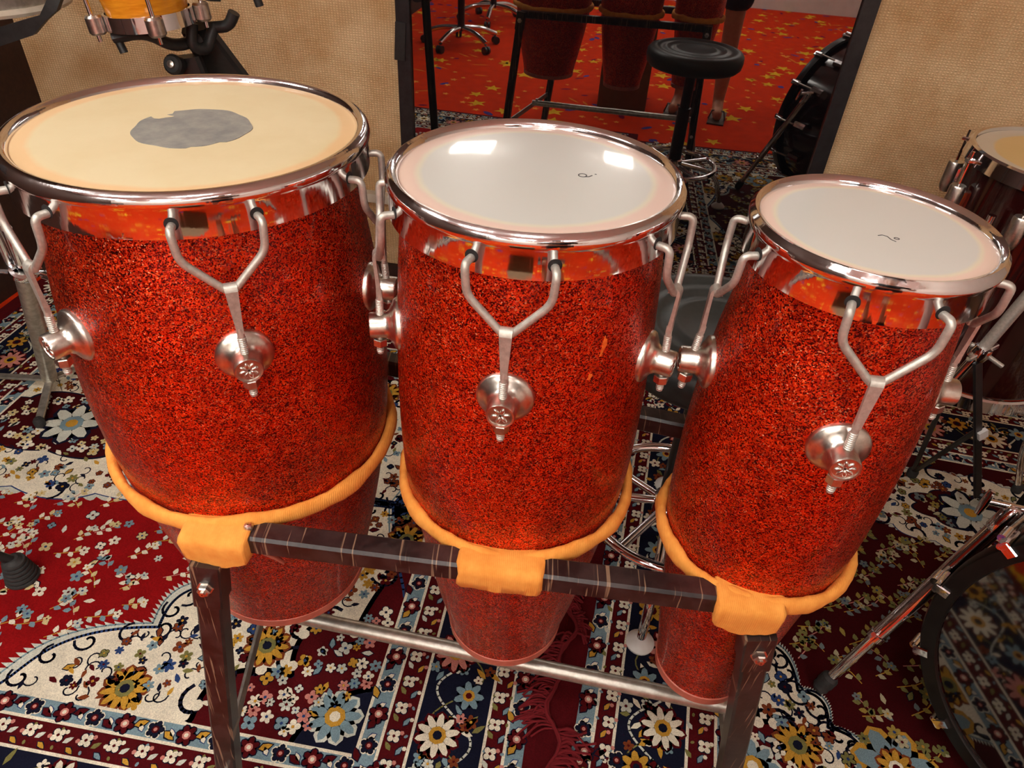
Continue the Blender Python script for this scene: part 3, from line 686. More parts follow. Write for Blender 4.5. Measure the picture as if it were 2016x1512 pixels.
six = [[(.004 * math.cos(a), .004 * math.sin(a)) for a in (2 * PI * i / 12 for i in range(13))], [(.004, 0), (.0042, .005), (.0015, .0095)], [(-.0015, .013), (-.0005, .0148)]]
strokes('ink_number', six, .0011, .0001, 'ink', H2, (.0455, .001), d2r(-75))
two = [[(-.010, .003), (-.006, .0052), (-.002, .0035), (.000, -.002), (.0035, -.0052)], [(.0055 + .0022 * math.cos(a), .0015 + .0018 * math.sin(a)) for a in (2 * PI * i / 8 for i in range(9))]]
strokes('ink_number', two, .0009, .0001, 'ink', H3, (.006, -.022), d2r(-8))
# chips in the wrap of the middle drum
def chip(parent, prof, zb, th, z, w, h, n=9):
    mb = MB(); vs = []
    for i in range(n):
        a = 2 * PI * i / n; k = 1 + .35 * math.sin(3 * a + 1)
        zz = z + h * math.sin(a) * k; tt = th + w * math.cos(a) * k * .8 / interp(prof, z) + (zz - z) * 1.5; r = interp(prof, zz) + .0006
        vs.append((r * math.cos(tt), r * math.sin(tt), zz - zb))
    vs += [(x * .994, y * .994, q) for x, y, q in vs]
    mb.add(vs, [tuple(range(n))] + [(i, (i + 1) % n, n + (i + 1) % n, n + i) for i in range(n)]).build('wrap_chip', 'orange_chip', parent, smooth=0)
chip(D2, PM, .381, d2r(-58), 1.012, .0032, .010)
chip(D2, PM, .381, d2r(-63), .980, .0028, .0035)

# ------------------------------------------------------------------ the stand
S = empty('drum_stand', (0, .7, 0)); tag(S, 'dark brown steel stand with orange cloth wrapped rings holding three congas', 'stand')
def sp_(mb, name, material, parent=S, **kw):
    off = Vector((0, -.7, 0)) 
    mb.xf(Matrix.Translation(off)); return mb.build(name, material, parent, **kw)
ZB = 0.703
fa, fb = Vector((-.370, .547, .7065)), Vector((.313, .494, .7120))
ra, rb_ = Vector((-.44, .960, ZB)), Vector((.40, .768, ZB))
sp_(MB().bar(fa, fb, .030, .030, bev=.0035), 'front_bar', 'brown_paint', smooth=20)
sp_(MB().bar(ra, rb_, .030, .030, bev=.0035), 'rear_bar', 'brown_paint', smooth=20)
legs = [((-.3545, .528, .666), (-.428, .470, .015)), ((.307, .483, .668), (.420, .522, .015)), ((-.43, .985, .705), (-.475, 1.06, .015)), ((.385, .795, .705), (.43, .87, .015))]
for i, (p0, p1) in enumerate(legs):
    p0 = Vector(p0); p1 = Vector(p1)
    lg = sp_(MB().bar(p0, p1, .032, .030, up=(0, 1, 0), bev=.003), 'leg', 'brown_paint', smooth=20)
    d = (p1 - p0).normalized()
    br = sp_(MB().bar(p0 - d * .012, p0 + d * .062, .0365, .0345, up=(0, 1, 0), bev=.002), 'leg_bracket', 'brown_paint', lg, smooth=20)
    rf = sp_(MB().bar(p1 - d * .03, p1 + d * .004, .037, .035, up=(0, 1, 0), bev=.004), 'rubber_foot', 'rubber', lg, smooth=20)
    sgn = -1 if i < 2 else 1
    for q_, rr in ((.022, .0085), (.46, .006)):
        c = p0 + d * q_ + Vector((0, sgn * .0165, 0)); mt = axes(c, (0, sgn, .05))
        sp_(MB().lathe([(.001, 0), (rr * 1.25, 0), (rr * 1.25, .0018), (rr, .002), (rr, .0075), (rr * .8, .009), (rr * .45, .009), (rr * .45, .012), (.001, .0122)], 6 if rr > .007 else 14, mt), 'bolt', 'nickel', lg, smooth=30)
sp_(MB().lathe([(.001, 0), (.006, 0), (.006, .004), (.0045, .0065), (.001, .0075)], 14, axes((-.301, .5415, .7220), (0, 0, 1))), 'bolt', 'nickel', smooth=40)
for (x0, y0), (x1, y1), zz in (((-.405, .497), (-.452, 1.02), .235), ((.384, .512), (.412, .85), .235)):
    sp_(MB().bar((x0, y0, zz), (x1, y1, zz), .006, .024, bev=.001), 'side_strut', 'grey_steel', smooth=20)
sp_(MB().tube([(-.421, .737, .252), (.403, .612, .252)], .0135, 20), 'cross_pipe', 'galvanised')
for x, y in ((-.40, .734), (.385, .615)):
    sp_(MB().lathe([(.001, 0), (.006, 0), (.006, .012), (.001, .013)], 6, axes((x, y, .262), (0, 0, 1))), 'bolt', 'nickel', smooth=20)
rnd = random.Random(4)
def cloth_ring(cx, cy, r, z, tube_r, seed):
    rn = random.Random(seed); n, k = 120, 12; ph = [rn.uniform(0, 6.28) for _ in range(6)]
    rings = []
    for i in range(n):
        a = 2 * PI * i / n
        tr = tube_r * (1 + .10 * math.sin(9 * a + ph[0]) + .07 * math.sin(17 * a + ph[1]) + .04 * math.sin(41 * a + ph[2])); zz = z + .0018 * math.sin(5 * a + ph[3])
        rings.append([Vector((cx + (r + tr * math.cos(q_) * .85) * math.cos(a), cy + (r + tr * math.cos(q_) * .85) * math.sin(a), zz + tr * math.sin(q_) * 1.5)) for q_ in (2 * PI * j / k for j in range(k))])
    rings.append(rings[0])
    return MB().loft(rings, True, False)
for (cx, cy, r, z, tr, sd) in ((-.3512, .7312, .1845, ZRING, .0085, 1), (.0135, .6733, .1485, ZRING, .0085, 2), (.3160, .6018, .1165, ZRING, .0085, 3)):
    sp_(cloth_ring(cx, cy, r, z, tr, sd), 'cloth_ring', 'orange_cloth', smooth=80)
def wrap(u0, u1, seed, droop=0.0, front=0.0):
    """cloth wound round the front bar between two runs along it"""
    rn = random.Random(seed); d = (fb - fa).normalized(); L_ = (fb - fa).length; nrm = Vector((d.y, -d.x, 0)); rings = []
    sect = [(-.0205, .005), (-.0185, .0150), (-.012, .0185), (.004, .0188), (.016, .0188), (.0215, .016), (.0215, .008), (.0195, -.004), (.0185, -.0185), (.008, -.0215), (-.008, -.021), (-.0185, -.0185), (-.0205, -.006)]
    ns = 26
    for i in range(ns + 1):
        u = u0 + (u1 - u0) * i / ns; e_ = 1.0 - (.10 if i in (0, ns) else 0); p = fa + d * L_ * u; ring = []
        for j, (a_, h_) in enumerate(sect):
            wob = 1 + .018 * math.sin(j * 1.7 + i * .5 + seed) + .012 * math.sin(i * 1.3 + j)
            low = -droop * math.sin(PI * i / ns) * (1 if h_ < -.01 else 0)
            jit = rn.uniform(-.0018, .0018) if i in (0, ns) else 0
            ring.append(p + d * jit + nrm * (-a_ * wob + (front if a_ < -.015 else 0)) * e_ + Vector((0, 0, h_ * wob * e_ + low)))
        rings.append(ring)
    return MB().loft(rings)
for u0, u1, sd, dp, fw in ((-.012, .108, 1, .014, .008), (.472, .616, 2, .003, .0), (.905, 1.015, 3, .013, .007)):
    sp_(wrap(u0, u1, sd, dp, fw), 'cloth_wrap', 'orange_cloth', smooth=70)
# loose cloth end hanging at the left joint
mb = MB(); pth = [(-.287, .536, .688), (-.275, .538, .676), (-.269, .543, .659)]
mb.tube(pth, [.006, .005, .0035], 8, flat=.4); sp_(mb, 'cloth_tail', 'pink_trim', smooth=60)

# ------------------------------------------------------------------ stool behind the congas
T = empty('round_stool', (.375, 1.11, 0)); tag(T, 'round black stool with ridged seat and chrome foot ring', 'stool')
sr = .20
prof = [(.0005, .686), (.07, .686), (.078, .690), (.088, .690), (.094, .686), (.112, .686), (.118, .691), (.130, .691), (.136, .687), (.155, .688), (.160, .692), (.176, .692), (.190, .687), (.199, .676), (.201, .655), (.197, .632), (.185, .620), (.10, .612), (.0005, .612)]
MB().lathe(prof, 72).build('seat', 'seat_vinyl', T, smooth=40)
MB().lathe([(.0005, .60), (.075, .60), (.075, .612), (.0005, .6125)], 32).build('seat_plate', 'black_metal', T)
MB().lathe([(.028, .20), (.028, .45), (.022, .452), (.022, .60)], 28, caps=True).build('column', 'black_metal', T)
fr_ = MB().lathe([(.185 + .011 * math.cos(a), .20 + .011 * math.sin(a)) for a in (2 * PI * i / 14 for i in range(14))], 72, close=True).build('foot_ring', 'chrome', T)
MB().lathe([(.029, .175), (.036, .178), (.036, .222), (.029, .226)], 28).build('hub', 'chrome', T)
for k in range(4):
    a = d2r(48 + 90 * k); u = Vector((math.cos(a), math.sin(a), 0))
    MB().tube([u * .03 + Vector((0, 0, .20)), u * .18 + Vector((0, 0, .20))], .0095, 12).build('spoke', 'chrome', fr_)
for k in range(4):
    a = d2r(31 + 90 * k - 135); u = Vector((math.cos(a), math.sin(a), 0))
    MB().tube(fillet([u * .03 + Vector((0, 0, .20)), u * .20 + Vector((0, 0, .17)), u * .245 + Vector((0, 0, .03))], .07, 8), .0105, 12).build('leg', 'chrome', T)
    ft = MB().lathe([(.0005, .009), (.030, .009), (.031, .015), (.024, .023), (.012, .033), (.0005, .034)], 24).build('foot_glide', 'white_plastic', T, loc=tuple(u * .245))

# ------------------------------------------------------------------ bass drum with spur on the right
BR = .345; BT = d2r(2.0); BB = d2r(-48)
bn = Vector((math.sin(BB), -math.cos(BB), 0)); bz = (bn * math.cos(BT) + Vector((0, 0, 1)) * math.sin(BT)).normalized(); bx = Vector((math.cos(BB), math.sin(BB), 0))
BC = Vector((1.005, .530, .369))
B = empty('bass_drum', (BC.x - bn.x * .2, BC.y - bn.y * .2, 0)); tag(B, 'large bass drum with black hoop and dark mirror-like front head', 'drum')
bm_ = axes(BC - Vector((B.location.x, B.location.y, 0)), bz, bx)
MB().lathe([(BR - .022, -.004), (BR - .022, -.40), (BR - .030, -.40), (BR - .030, -.004)], 80, bm_, close=True).build('shell', 'wine_lacquer', B, smooth=50)
MB().lathe([(BR - .012, -.034), (BR, -.032), (BR, -.002), (BR - .003, .002), (BR - .027, .002), (BR - .030, -.002), (BR - .030, -.010), (BR - .02, -.012)], 96, bm_, close=True).build('hoop', 'black_lacquer', B, smooth=40)
MB().lathe([(BR - .012, -.376), (BR, -.378), (BR, -.408), (BR - .027, -.412), (BR - .030, -.404)], 96, bm_, close=True).build('hoop', 'black_lacquer', B, smooth=40)
MB().lathe([(.0005, -.006), (BR - .0305, -.006), (BR - .0305, -.012), (.0005, -.012)], 96, bm_).build('front_head', 'dark_mirror_head', B, smooth=30)
MB().lathe([(.0005, -.404), (BR - .0305, -.404), (BR - .0305, -.398), (.0005, -.398)], 96, bm_).build('rear_head', 'white_plastic', B, smooth=30)
def bpt(a, r, h): return bm_ @ Vector((r * math.cos(a), r * math.sin(a), h))
for a in (d2r(152), d2r(178), d2r(128), d2r(100), d2r(204), d2r(74), d2r(48), d2r(230)):
    mt = axes(bpt(a, BR - .004, -.016), (bpt(a, 1, 0) - bpt(a, 0, 0)), bz)
    cl = MB().bar(mt @ Vector((-.022, 0, .008)), mt @ Vector((.022, 0, .008)), .022, .010, up=(mt @ Vector((0, 0, 1)) - mt @ Vector((0, 0, 0))), bev=.003)
    cl.bar(mt @ Vector((.019, 0, .010)), mt @ Vector((.019, 0, -.013)), .018, .008, up=bz, bev=.002)
    clo = cl.build('claw_hook', 'chrome', B, smooth=30)
    MB().tube([bpt(a, BR + .012, -.03), bpt(a, BR + .006, -.105)], .0038, 10).build('tension_rod', 'nickel', clo)
    MB().tube([bpt(a, BR + .012, -.005), bpt(a, BR + .012, -.036)], .0075, 14).build('rod_sleeve', 'chrome', clo)
    lg = MB().bar(bpt(a, BR - .010, -.105), bpt(a, BR - .010, -.165), .030, .030, up=(bpt(a, 1, 0) - bpt(a, 0, 0)), bev=.008); lg.build('lug', 'chrome', B, smooth=40)
# spur leg
loc_ = lambda v_: Vector(v_) - Vector((B.location.x, B.location.y, 0))
s0 = bpt(d2r(158), BR + .012, -.115); s1 = loc_((.683, .792, .022))
sd_ = (s1 - s0).normalized()
sj = s0 + (s1 - s0) * .66
spur = MB().tube([s0, sj], .0140, 18).build('spur', 'chrome', B)
MB().tube([sj - sd_ * .004, s1], .0105, 14).build('spur_tip', 'chrome', spur)
MB().lathe([(.0140, -.008), (.0168, -.007), (.0168, .007), (.0140, .008)], 18, axes(sj, sd_)).build('collar', 'chrome', spur)
MB().tube([sj + Vector((-.004, -.004, .008)), sj + Vector((-.018, -.012, .02))], .005, 10).build('wing_screw', 'chrome', spur)
MB().lathe([(.001, -.012), (.013, -.012), (.017, -.006), (.0175, .012), (.0155, .02), (.0165, .026), (.012, .034), (.001, .034)], 20, axes(s1 - sd_ * .026, sd_)).build('rubber_foot', 'rubber', spur, smooth=30)
mt = axes(s0, sd_)
MB().lathe([(.0005, -.022), (.013, -.022), (.0165, -.016), (.0165, .030), (.013, .036), (.0005, .036)], 20, mt).build('spur_bracket', 'chrome', B, smooth=40)
MB().tube([s0 + Vector((-.035, .02, .015)), s0 + Vector((.02, .0, .02))], .0065, 12).build('wing_nut', 'chrome', B, smooth=30)
MB().tube([s0 + Vector((-.042, .014, -.012)), s0 + Vector((-.036, .02, .010)), s0 + Vector((-.030, .026, .034))], [.006, .009, .007], 12, flat=.7).build('wing_nut', 'chrome', B, smooth=30)

# ------------------------------------------------------------------ floor tom on the right
FT = empty('floor_tom', (1.175, 1.55, 0)); tag(FT, 'dark wine floor tom with chrome hoop and cream head beside fabric wall', 'drum')
fz, frr = .885, .205
MB().lathe([(frr - .012, fz - .012), (frr - .012, .37), (frr - .02, .37), (frr - .02, fz - .012)], 64, close=True).build('shell', 'wine_lacquer', FT, smooth=50)
for z in (fz, .362):
    MB().lathe([(frr - .012, z - .012), (frr - .004, z - .010), (frr, z - .026), (frr + .003, z - .026), (frr - .001, z + .004), (frr - .006, z + .008), (frr - .012, z + .006)], 64, close=True).build('rim_hoop', 'chrome', FT, smooth=40)
head_mat('tom_head', .192, lin(236, 206, 140), lin(222, 212, 190), .76, 0.4, 0.3, (0.97, 0.96, 0.93, 1))
h3 = MB().lathe([(.0005, 0), (frr - .013, 0), (frr - .013, -.004), (.0005, -.004)], 64).build('head', 'tom_head', FT, loc=(0, 0, fz - .002), smooth=30)
MB().box((-.115, -.062, .0006), .030, .016, .0007, rz=d2r(-45)).build('head_badge', 'grey_patch', h3, smooth=0)
for k in range(8):
    a = d2r(180 + 45 * k); u = Vector((math.cos(a), math.sin(a), 0)); w = Vector((-u.y, u.x, 0))
    lg = MB().lathe([(.0005, -.040), (.010, -.039), (.0145, -.032), (.0168, -.018), (.0172, .030), (.015, .034), (.0005, .034)], 20, axes(u * (frr + .010) + Vector((0, 0, fz - .105)), (0, 0, 1))).build('lug', 'nickel', FT)
    MB().bar(u * (frr - .014) + Vector((0, 0, fz - .105)), u * (frr + .006) + Vector((0, 0, fz - .105)), .020, .05, bev=.004).build('lug_post', 'chrome', lg, smooth=30)
    MB().tube([u * (frr + .011) + Vector((0, 0, fz - .075)), u * (frr + .011) + Vector((0, 0, fz + .004))], .0032, 8).build('tension_rod', 'chrome', lg)
    MB().bar(u * (frr - .004) + Vector((0, 0, fz - .016)), u * (frr + .018) + Vector((0, 0, fz - .016)), .017, .008, bev=.002).build('hoop_ear', 'chrome', lg, smooth=30)
for a in (d2r(212), d2r(332), d2r(92)):
    u = Vector((math.cos(a), math.sin(a), 0))
    MB().tube(fillet([u * (frr + .022) + Vector((0, 0, .80)), u * (frr + .022) + Vector((0, 0, .16)), u * (frr + .07) + Vector((0, 0, .022))], .06, 6), .0085, 12).build('leg', 'chrome', FT)
    MB().bar(u * (frr - .014) + Vector((0, 0, .62)), u * (frr + .036) + Vector((0, 0, .62)), .03, .05, bev=.006).build('leg_bracket', 'chrome', FT, smooth=30)
    MB().lathe([(.0005, .009), (.013, .009), (.0135, .03), (.009, .036), (.0005, .037)], 16).build('rubber_foot', 'rubber', FT, loc=tuple(u * (frr + .07)))

# ------------------------------------------------------------------ chrome tripod stand between floor tom and bass drum
K = empty('cymbal_stand', (1.10, 1.20, 0)); tag(K, 'chrome and black tripod stand between the small conga and floor tom', 'stand')
k_ = lambda x, y, z: Vector((x - 1.10, y - 1.20, z))
ptop, phub, pbot = k_(1.005, 1.25, .72), k_(.975, 1.25, .575), k_(.955, 1.25, .50)
MB().tube([ptop + Vector((.06, 0, .25)), ptop], .0085, 12).build('upper_tube', 'nickel', K)
MB().tube([ptop + Vector((.012, 0, .05)), phub], .012, 14).build('tube_sleeve', 'dull_nickel', K)
MB().tube([phub, pbot], .0105, 12).build('lower_tube', 'chrome', K)
hb = MB().lathe([(.010, -.016), (.019, -.014), (.022, 0), (.019, .014), (.010, .016)], 18, axes(phub, (.2, 0, 1))).build('clamp', 'chrome', K)
MB().bar(phub + Vector((-.03, -.02, -.008)), phub + Vector((.035, .01, .012)), .010, .012, bev=.002).build('wing_bolt', 'chrome', hb, smooth=30)
MB().tube([phub + Vector((-.02, .01, .012)), phub + Vector((.045, -.022, -.018))], .005, 10).build('wing_bolt', 'dull_nickel', hb)
l1 = MB().bar(phub + Vector((.0, -.01, -.02)), k_(1.185, 1.27, .13), .020, .008, up=(.2, -1, .3), bev=.002).build('leg', 'black_metal', K, smooth=20)
MB().bar(phub + Vector((.105, 0, -.215)), phub + Vector((.116, .002, -.236)), .0225, .0105, up=(.2, -1, .3)).build('white_label', 'white_plastic', l1, smooth=0)
MB().bar(k_(1.185, 1.27, .14), k_(1.31, 1.375, .02), .018, .008, bev=.002).build('leg', 'black_metal', K, smooth=20)
MB().bar(k_(1.08, 1.26, .36), k_(1.14, 1.455, .02), .014, .006, bev=.002).build('leg', 'black_metal', K, smooth=20)
MB().bar(pbot, k_(.93, 1.38, .03), .016, .010, bev=.002).build('leg', 'nickel', K, smooth=20)
MB().bar(pbot + Vector((.01, .02, .0)), k_(1.14, 1.455, .02), .012, .006, bev=.002).build('brace', 'black_metal', K, smooth=20)
for q_ in ((1.31, 1.375), (1.14, 1.455), (.93, 1.38)):
    MB().lathe([(.0005, .009), (.014, .009), (.015, .026), (.010, .036), (.0005, .037)], 14).build('rubber_foot', 'rubber', K, loc=tuple(k_(q_[0], q_[1], 0)))
MB().tube([k_(1.02, 1.62, .30), k_(1.35, 1.44, .26)], .009, 12).build('cross_tube', 'chrome', K)

# ------------------------------------------------------------------ chrome stand at the left edge
HS = empty('snare_stand', (-1.33, 1.56, 0)); tag(HS, 'worn chrome tripod stand beside the left conga', 'stand')
h_ = lambda x, y, z: Vector((x + 1.33, y - 1.56, z))
c0, c1 = h_(-1.145, 1.40, .52), h_(-1.355, 1.585, .045)
MB().tube([c0, c1], .021, 20).build('pole', 'galvanised', HS)
up_ = (c0 - c1).normalized()
MB().tube([c0, c0 + up_ * .16 + Vector((-.014, 0, 0))], .011, 14).build('inner_tube', 'chrome', HS)
MB().tube([c0 + Vector((-.03, .01, .0)), c0 + up_ * .17 + Vector((-.05, .01, 0))], .012, 14).build('inner_tube', 'chrome', HS)
cc = MB().lathe([(.020, -.012), (.028, -.010), (.030, 0), (.028, .010), (.020, .012)], 24, axes(c0, up_))
cc.bar(c0 + Vector((-.075, 0, 0)), c0 + Vector((.06, .01, 0)), .03, .012, bev=.004); cc.build('collar', 'chrome', HS, smooth=30)
MB().tube([c0 + Vector((.045, .0, -.006)), c0 + Vector((.07, -.01, -.006))], .010, 12).build('wing_nut', 'chrome', HS)
for x, y in ((-1.62, 1.60), (-1.27, 1.72), (-1.30, 1.42)):
    p = h_(x, y, .022); MB().bar(c1 + Vector((0, 0, -.006)), p, .022, .008, bev=.002).build('leg', 'galvanised', HS, smooth=20)
    MB().lathe([(.0005, .009), (.014, .009), (.015, .026), (.010, .034), (.0005, .035)], 14).build('rubber_foot', 'rubber', HS, loc=(p.x, p.y, 0))
MB().tube([c0 + Vector((.07, .02, -.06)), c0 + Vector((.06, .12, -.30)), c0 + Vector((.02, .22, -.42))], .012, 12).build('pedal_rod', 'chrome', HS)

# ------------------------------------------------------------------ bongos on a black stand, upper left
BG = empty('bongo_drum', (-.712, 1.42, 1.062)); BG.rotation_euler = (0, d2r(-5), 0); tag(BG, 'small yellow bongo with chrome hoops on a black stand', 'drum')
br_ = .080
MB().lathe([(br_ - .012, .004), (br_ - .006, .05), (br_ + .002, .12), (br_ + .004, .165), (br_ - .004, .165), (br_ - .018, .004)], 48, close=True).build('shell', 'yellow_wood', BG, smooth=50)
MB().lathe([(br_ - .010, .002), (br_ - .002, .0), (br_ - .002, .026), (br_ - .006, .027)], 48, close=True).build('bottom_hoop', 'chrome', BG)
MB().lathe([(br_ + .004, .172), (br_ + .012, .168), (br_ + .012, .14), (br_ + .006, .14)], 48, close=True).build('rim_hoop', 'chrome', BG)
MB().lathe([(.0005, .166), (br_ + .004, .166), (br_ + .004, .162), (.0005, .162)], 48).build('head', 'white_head', BG)
for k in range(4):
    a = d2r(-150 + 90 * k); u = Vector((math.cos(a), math.sin(a), 0))
    lg = MB().lathe([(.0005, -.016), (.012, -.016), (.0155, -.012), (.0155, .012), (.012, .016), (.0005, .016)], 16, axes(u * (br_ + .012) + Vector((0, 0, .012)), (0, 0, 1))).build('lug', 'nickel', BG, smooth=40)
    MB().tube([u * (br_ + .014) + Vector((0, 0, -.016)), u * (br_ + .016) + Vector((0, 0, .16))], .004, 10).build('tension_rod', 'chrome', lg)
BS = empty('bongo_stand', (-.60, 1.62, 0)); tag(BS, 'black metal bongo stand with clamp arm behind the large conga', 'stand')
s_ = lambda x, y, z: Vector((x + .60, y - 1.62, z))
MB().bar(s_(-.668, 1.50, 1.045), s_(-.622, 1.60, .84), .055, .030, up=(0, -1, .2), bev=.006, w1=.105).build('post', 'black_plastic', BS, smooth=20)
MB().tube([s_(-.625, 1.60, .85), s_(-.56, 1.66, .25)], .016, 16).build('pole', 'black_metal', BS)
MB().bar(s_(-.690, 1.475, .995), s_(-.675, 1.485, .90), .062, .026, up=(0, -1, .2), bev=.006).build('lower_arm', 'black_plastic', BS, smooth=20)
kn = MB().lathe([(.0005, -.012), (.016, -.012), (.019, -.006), (.019, .010), (.015, .014), (.0005, .014)], 20, axes(s_(-.700, 1.450, .985), (-.1, -1, .35))).build('knob', 'black_plastic', BS)
MB().lathe([(.0005, .014), (.008, .014), (.007, .019), (.0005, .020)], 14, axes(s_(-.700, 1.450, .985), (-.1, -1, .35))).build('knob_pin', 'nickel', kn)
MB().tube(fillet([s_(-.775, 1.39, 1.043), s_(-.72, 1.40, 1.055), s_(-.69, 1.44, 1.02), s_(-.655, 1.48, 1.028)], .03, 5), .0135, 10, flat=.8).build('clamp_arm', 'black_plastic', BS)
MB().tube([s_(-.770, 1.392, 1.043), s_(-.762, 1.388, 1.018)], .0075, 10).build('clamp_peg', 'black_plastic', BS)
MB().tube(fillet([s_(-.655, 1.46, 1.06), s_(-.66, 1.45, 1.02), s_(-.64, 1.47, 1.01), s_(-.63, 1.50, 1.05)], .02, 5), .011, 10).build('clamp_arm', 'black_plastic', BS)
MB().bar(s_(-.635, 1.52, 1.09), s_(-.628, 1.53, 1.17), .03, .03, bev=.004).build('upper_arm', 'black_plastic', BS, smooth=20)
MB().tube(fillet([s_(-.64, 1.50, 1.045), s_(-.60, 1.50, 1.05), s_(-.585, 1.50, 1.075)], .02, 5), .011, 10).build('clamp_arm', 'black_plastic', BS)
MB().tube([s_(-.545, 1.52, 1.105), s_(-.54, 1.52, 1.085)], .008, 10).build('clamp_peg', 'black_plastic', BS)
MB().tube([s_(-.56, 1.53, 1.16), s_(-.545, 1.52, 1.10)], .010, 10).build('upper_arm', 'black_plastic', BS)
for a in (30, 150, 270):
    u = Vector((math.cos(d2r(a)), math.sin(d2r(a)), 0)); p = s_(-.56, 1.66, .25)
    q_ = Vector((p.x, p.y, 0)) + u * .17 + Vector((0, 0, .03)); MB().tube([p + Vector((0, 0, .03)), q_], .010, 10).build('leg', 'black_metal', BS)
    MB().lathe([(.0005, .009), (.014, .009), (.015, .03), (.010, .04), (.0005, .041)], 14).build('rubber_foot', 'rubber', BS, loc=(q_.x, q_.y, 0))

# pale drum and bent arm cut by the upper left corner
SN = empty('snare_drum', (-1.175, 1.62, 1.035)); tag(SN, 'pale drum seen at the upper left corner of the picture', 'drum')
MB().lathe([(.170, .006), (.170, .14), (.162, .14), (.162, .006)], 56, close=True).build('shell', 'galvanised', SN, smooth=50)
MB().lathe([(.163, .0), (.178, .0), (.180, .006), (.176, .014), (.171, .014)], 56, close=True).build('rim_hoop', 'trim_paint', SN)
MB().lathe([(.171, .132), (.176, .132), (.180, .142), (.176, .148), (.163, .146)], 56, close=True).build('rim_hoop', 'chrome', SN)
MB().lathe([(.0005, .004), (.168, .004), (.168, .001), (.0005, .001)], 56).build('bottom_head', 'white_head', SN)
MB().lathe([(.0005, .144), (.168, .144), (.168, .141), (.0005, .141)], 56).build('head', 'white_head', SN)
SS = empty('drum_arm_stand', (-1.62, 1.62, 0)); tag(SS, 'black bent flat arm crossing the upper left corner', 'stand')
a_ = lambda x, y, z: Vector((x + 1.62, y - 1.62, z))
ar = MB(); pth = [(-1.62, 1.50, .90), (-1.10, 1.50, .992), (-1.0, 1.50, 1.024), (-.965, 1.50, 1.043), (-.94, 1.50, 1.065), (-.918, 1.51, 1.10), (-.91, 1.53, 1.16)]
wd = [.026, .026, .024, .010, .018, .017, .015]
rings = []
for i, p in enumerate(pth):
    p = a_(*p); q0 = a_(*pth[max(i - 1, 0)]); q1 = a_(*pth[min(i + 1, len(pth) - 1)]); d = (q1 - q0).normalized(); n_ = Vector((0, -1, 0)); w = d.cross(n_).normalized()
    rings.append([p + w * wd[i] * sx + n_ * .007 * sy for sx, sy in ((-.6, -1), (.6, -1), (.6, 1), (-.6, 1))])
ar.loft(rings).build('bent_arm', 'black_plastic', SS, smooth=30)
MB().tube([a_(-1.62, 1.50, .91), a_(-1.62, 1.52, .30)], .014, 14).build('pole', 'black_metal', SS)
for a in (80, 200, 320):
    u = Vector((math.cos(d2r(a)), math.sin(d2r(a)), 0)); p = a_(-1.62, 1.52, .32); q_ = Vector((p.x, p.y, 0)) + u * .17 + Vector((0, 0, .022))
    MB().tube([p, q_], .009, 10).build('leg', 'black_metal', SS)
    MB().lathe([(.0005, .009), (.014, .009), (.015, .028), (.010, .036), (.0005, .037)], 14).build('rubber_foot', 'rubber', SS, loc=(q_.x, q_.y, 0))

# black tripod whose ribbed foot shows at the left edge
TR = empty('music_stand', (-1.325, .815, 0)); tag(TR, 'black tripod stand whose ribbed rubber foot shows at the left edge', 'stand')
MB().tube([(0, 0, .12), (0, 0, 1.15)], .012, 14).build('pole', 'black_metal', TR)
MB().lathe([(.013, .40), (.024, .41), (.024, .45), (.013, .46)], 18).build('hub', 'black_plastic', TR)
for a in (24, 144, 264):
    u = Vector((math.cos(d2r(a)), math.sin(d2r(a)), 0)); p = u * .285
    MB().tube([Vector((0, 0, .43)) + u * .02, p + Vector((0, 0, .07))], .010, 10).build('leg', 'black_metal', TR)
    MB().tube([Vector((0, 0, .15)), u * .15 + Vector((0, 0, .245))], .006, 8).build('brace', 'black_metal', TR)
    pr_ = []
    for i in range(6):
        z = .009 + i * .0105; r = .033 - i * .0022; pr_ += [(r, z), (r + .002, z + .004), (r + .001, z + .0085), (r - .003, z + .0095)]
    MB().lathe([(.0005, .009)] + pr_ + [(.012, .078), (.0005, .079)], 22).build('ribbed_foot', 'rubber', TR, loc=tuple(p), smooth=25)
MB().bar((-.22, -.05, 1.12), (.22, -.05, 1.12), .006, .05, bev=.001).build('ledge', 'black_metal', TR, smooth=20)
MB().add([(-.24, -.02, 1.10), (.24, -.02, 1.10), (.24, .10, 1.40), (-.24, .10, 1.40), (-.24, -.015, 1.098), (.24, -.015, 1.098), (.24, .105, 1.398), (-.24, .105, 1.398)], [(0, 1, 2, 3), (7, 6, 5, 4), (0, 4, 5, 1), (1, 5, 6, 2), (2, 6, 7, 3), (3, 7, 4, 0)]).build('desk', 'black_metal', TR, smooth=0)

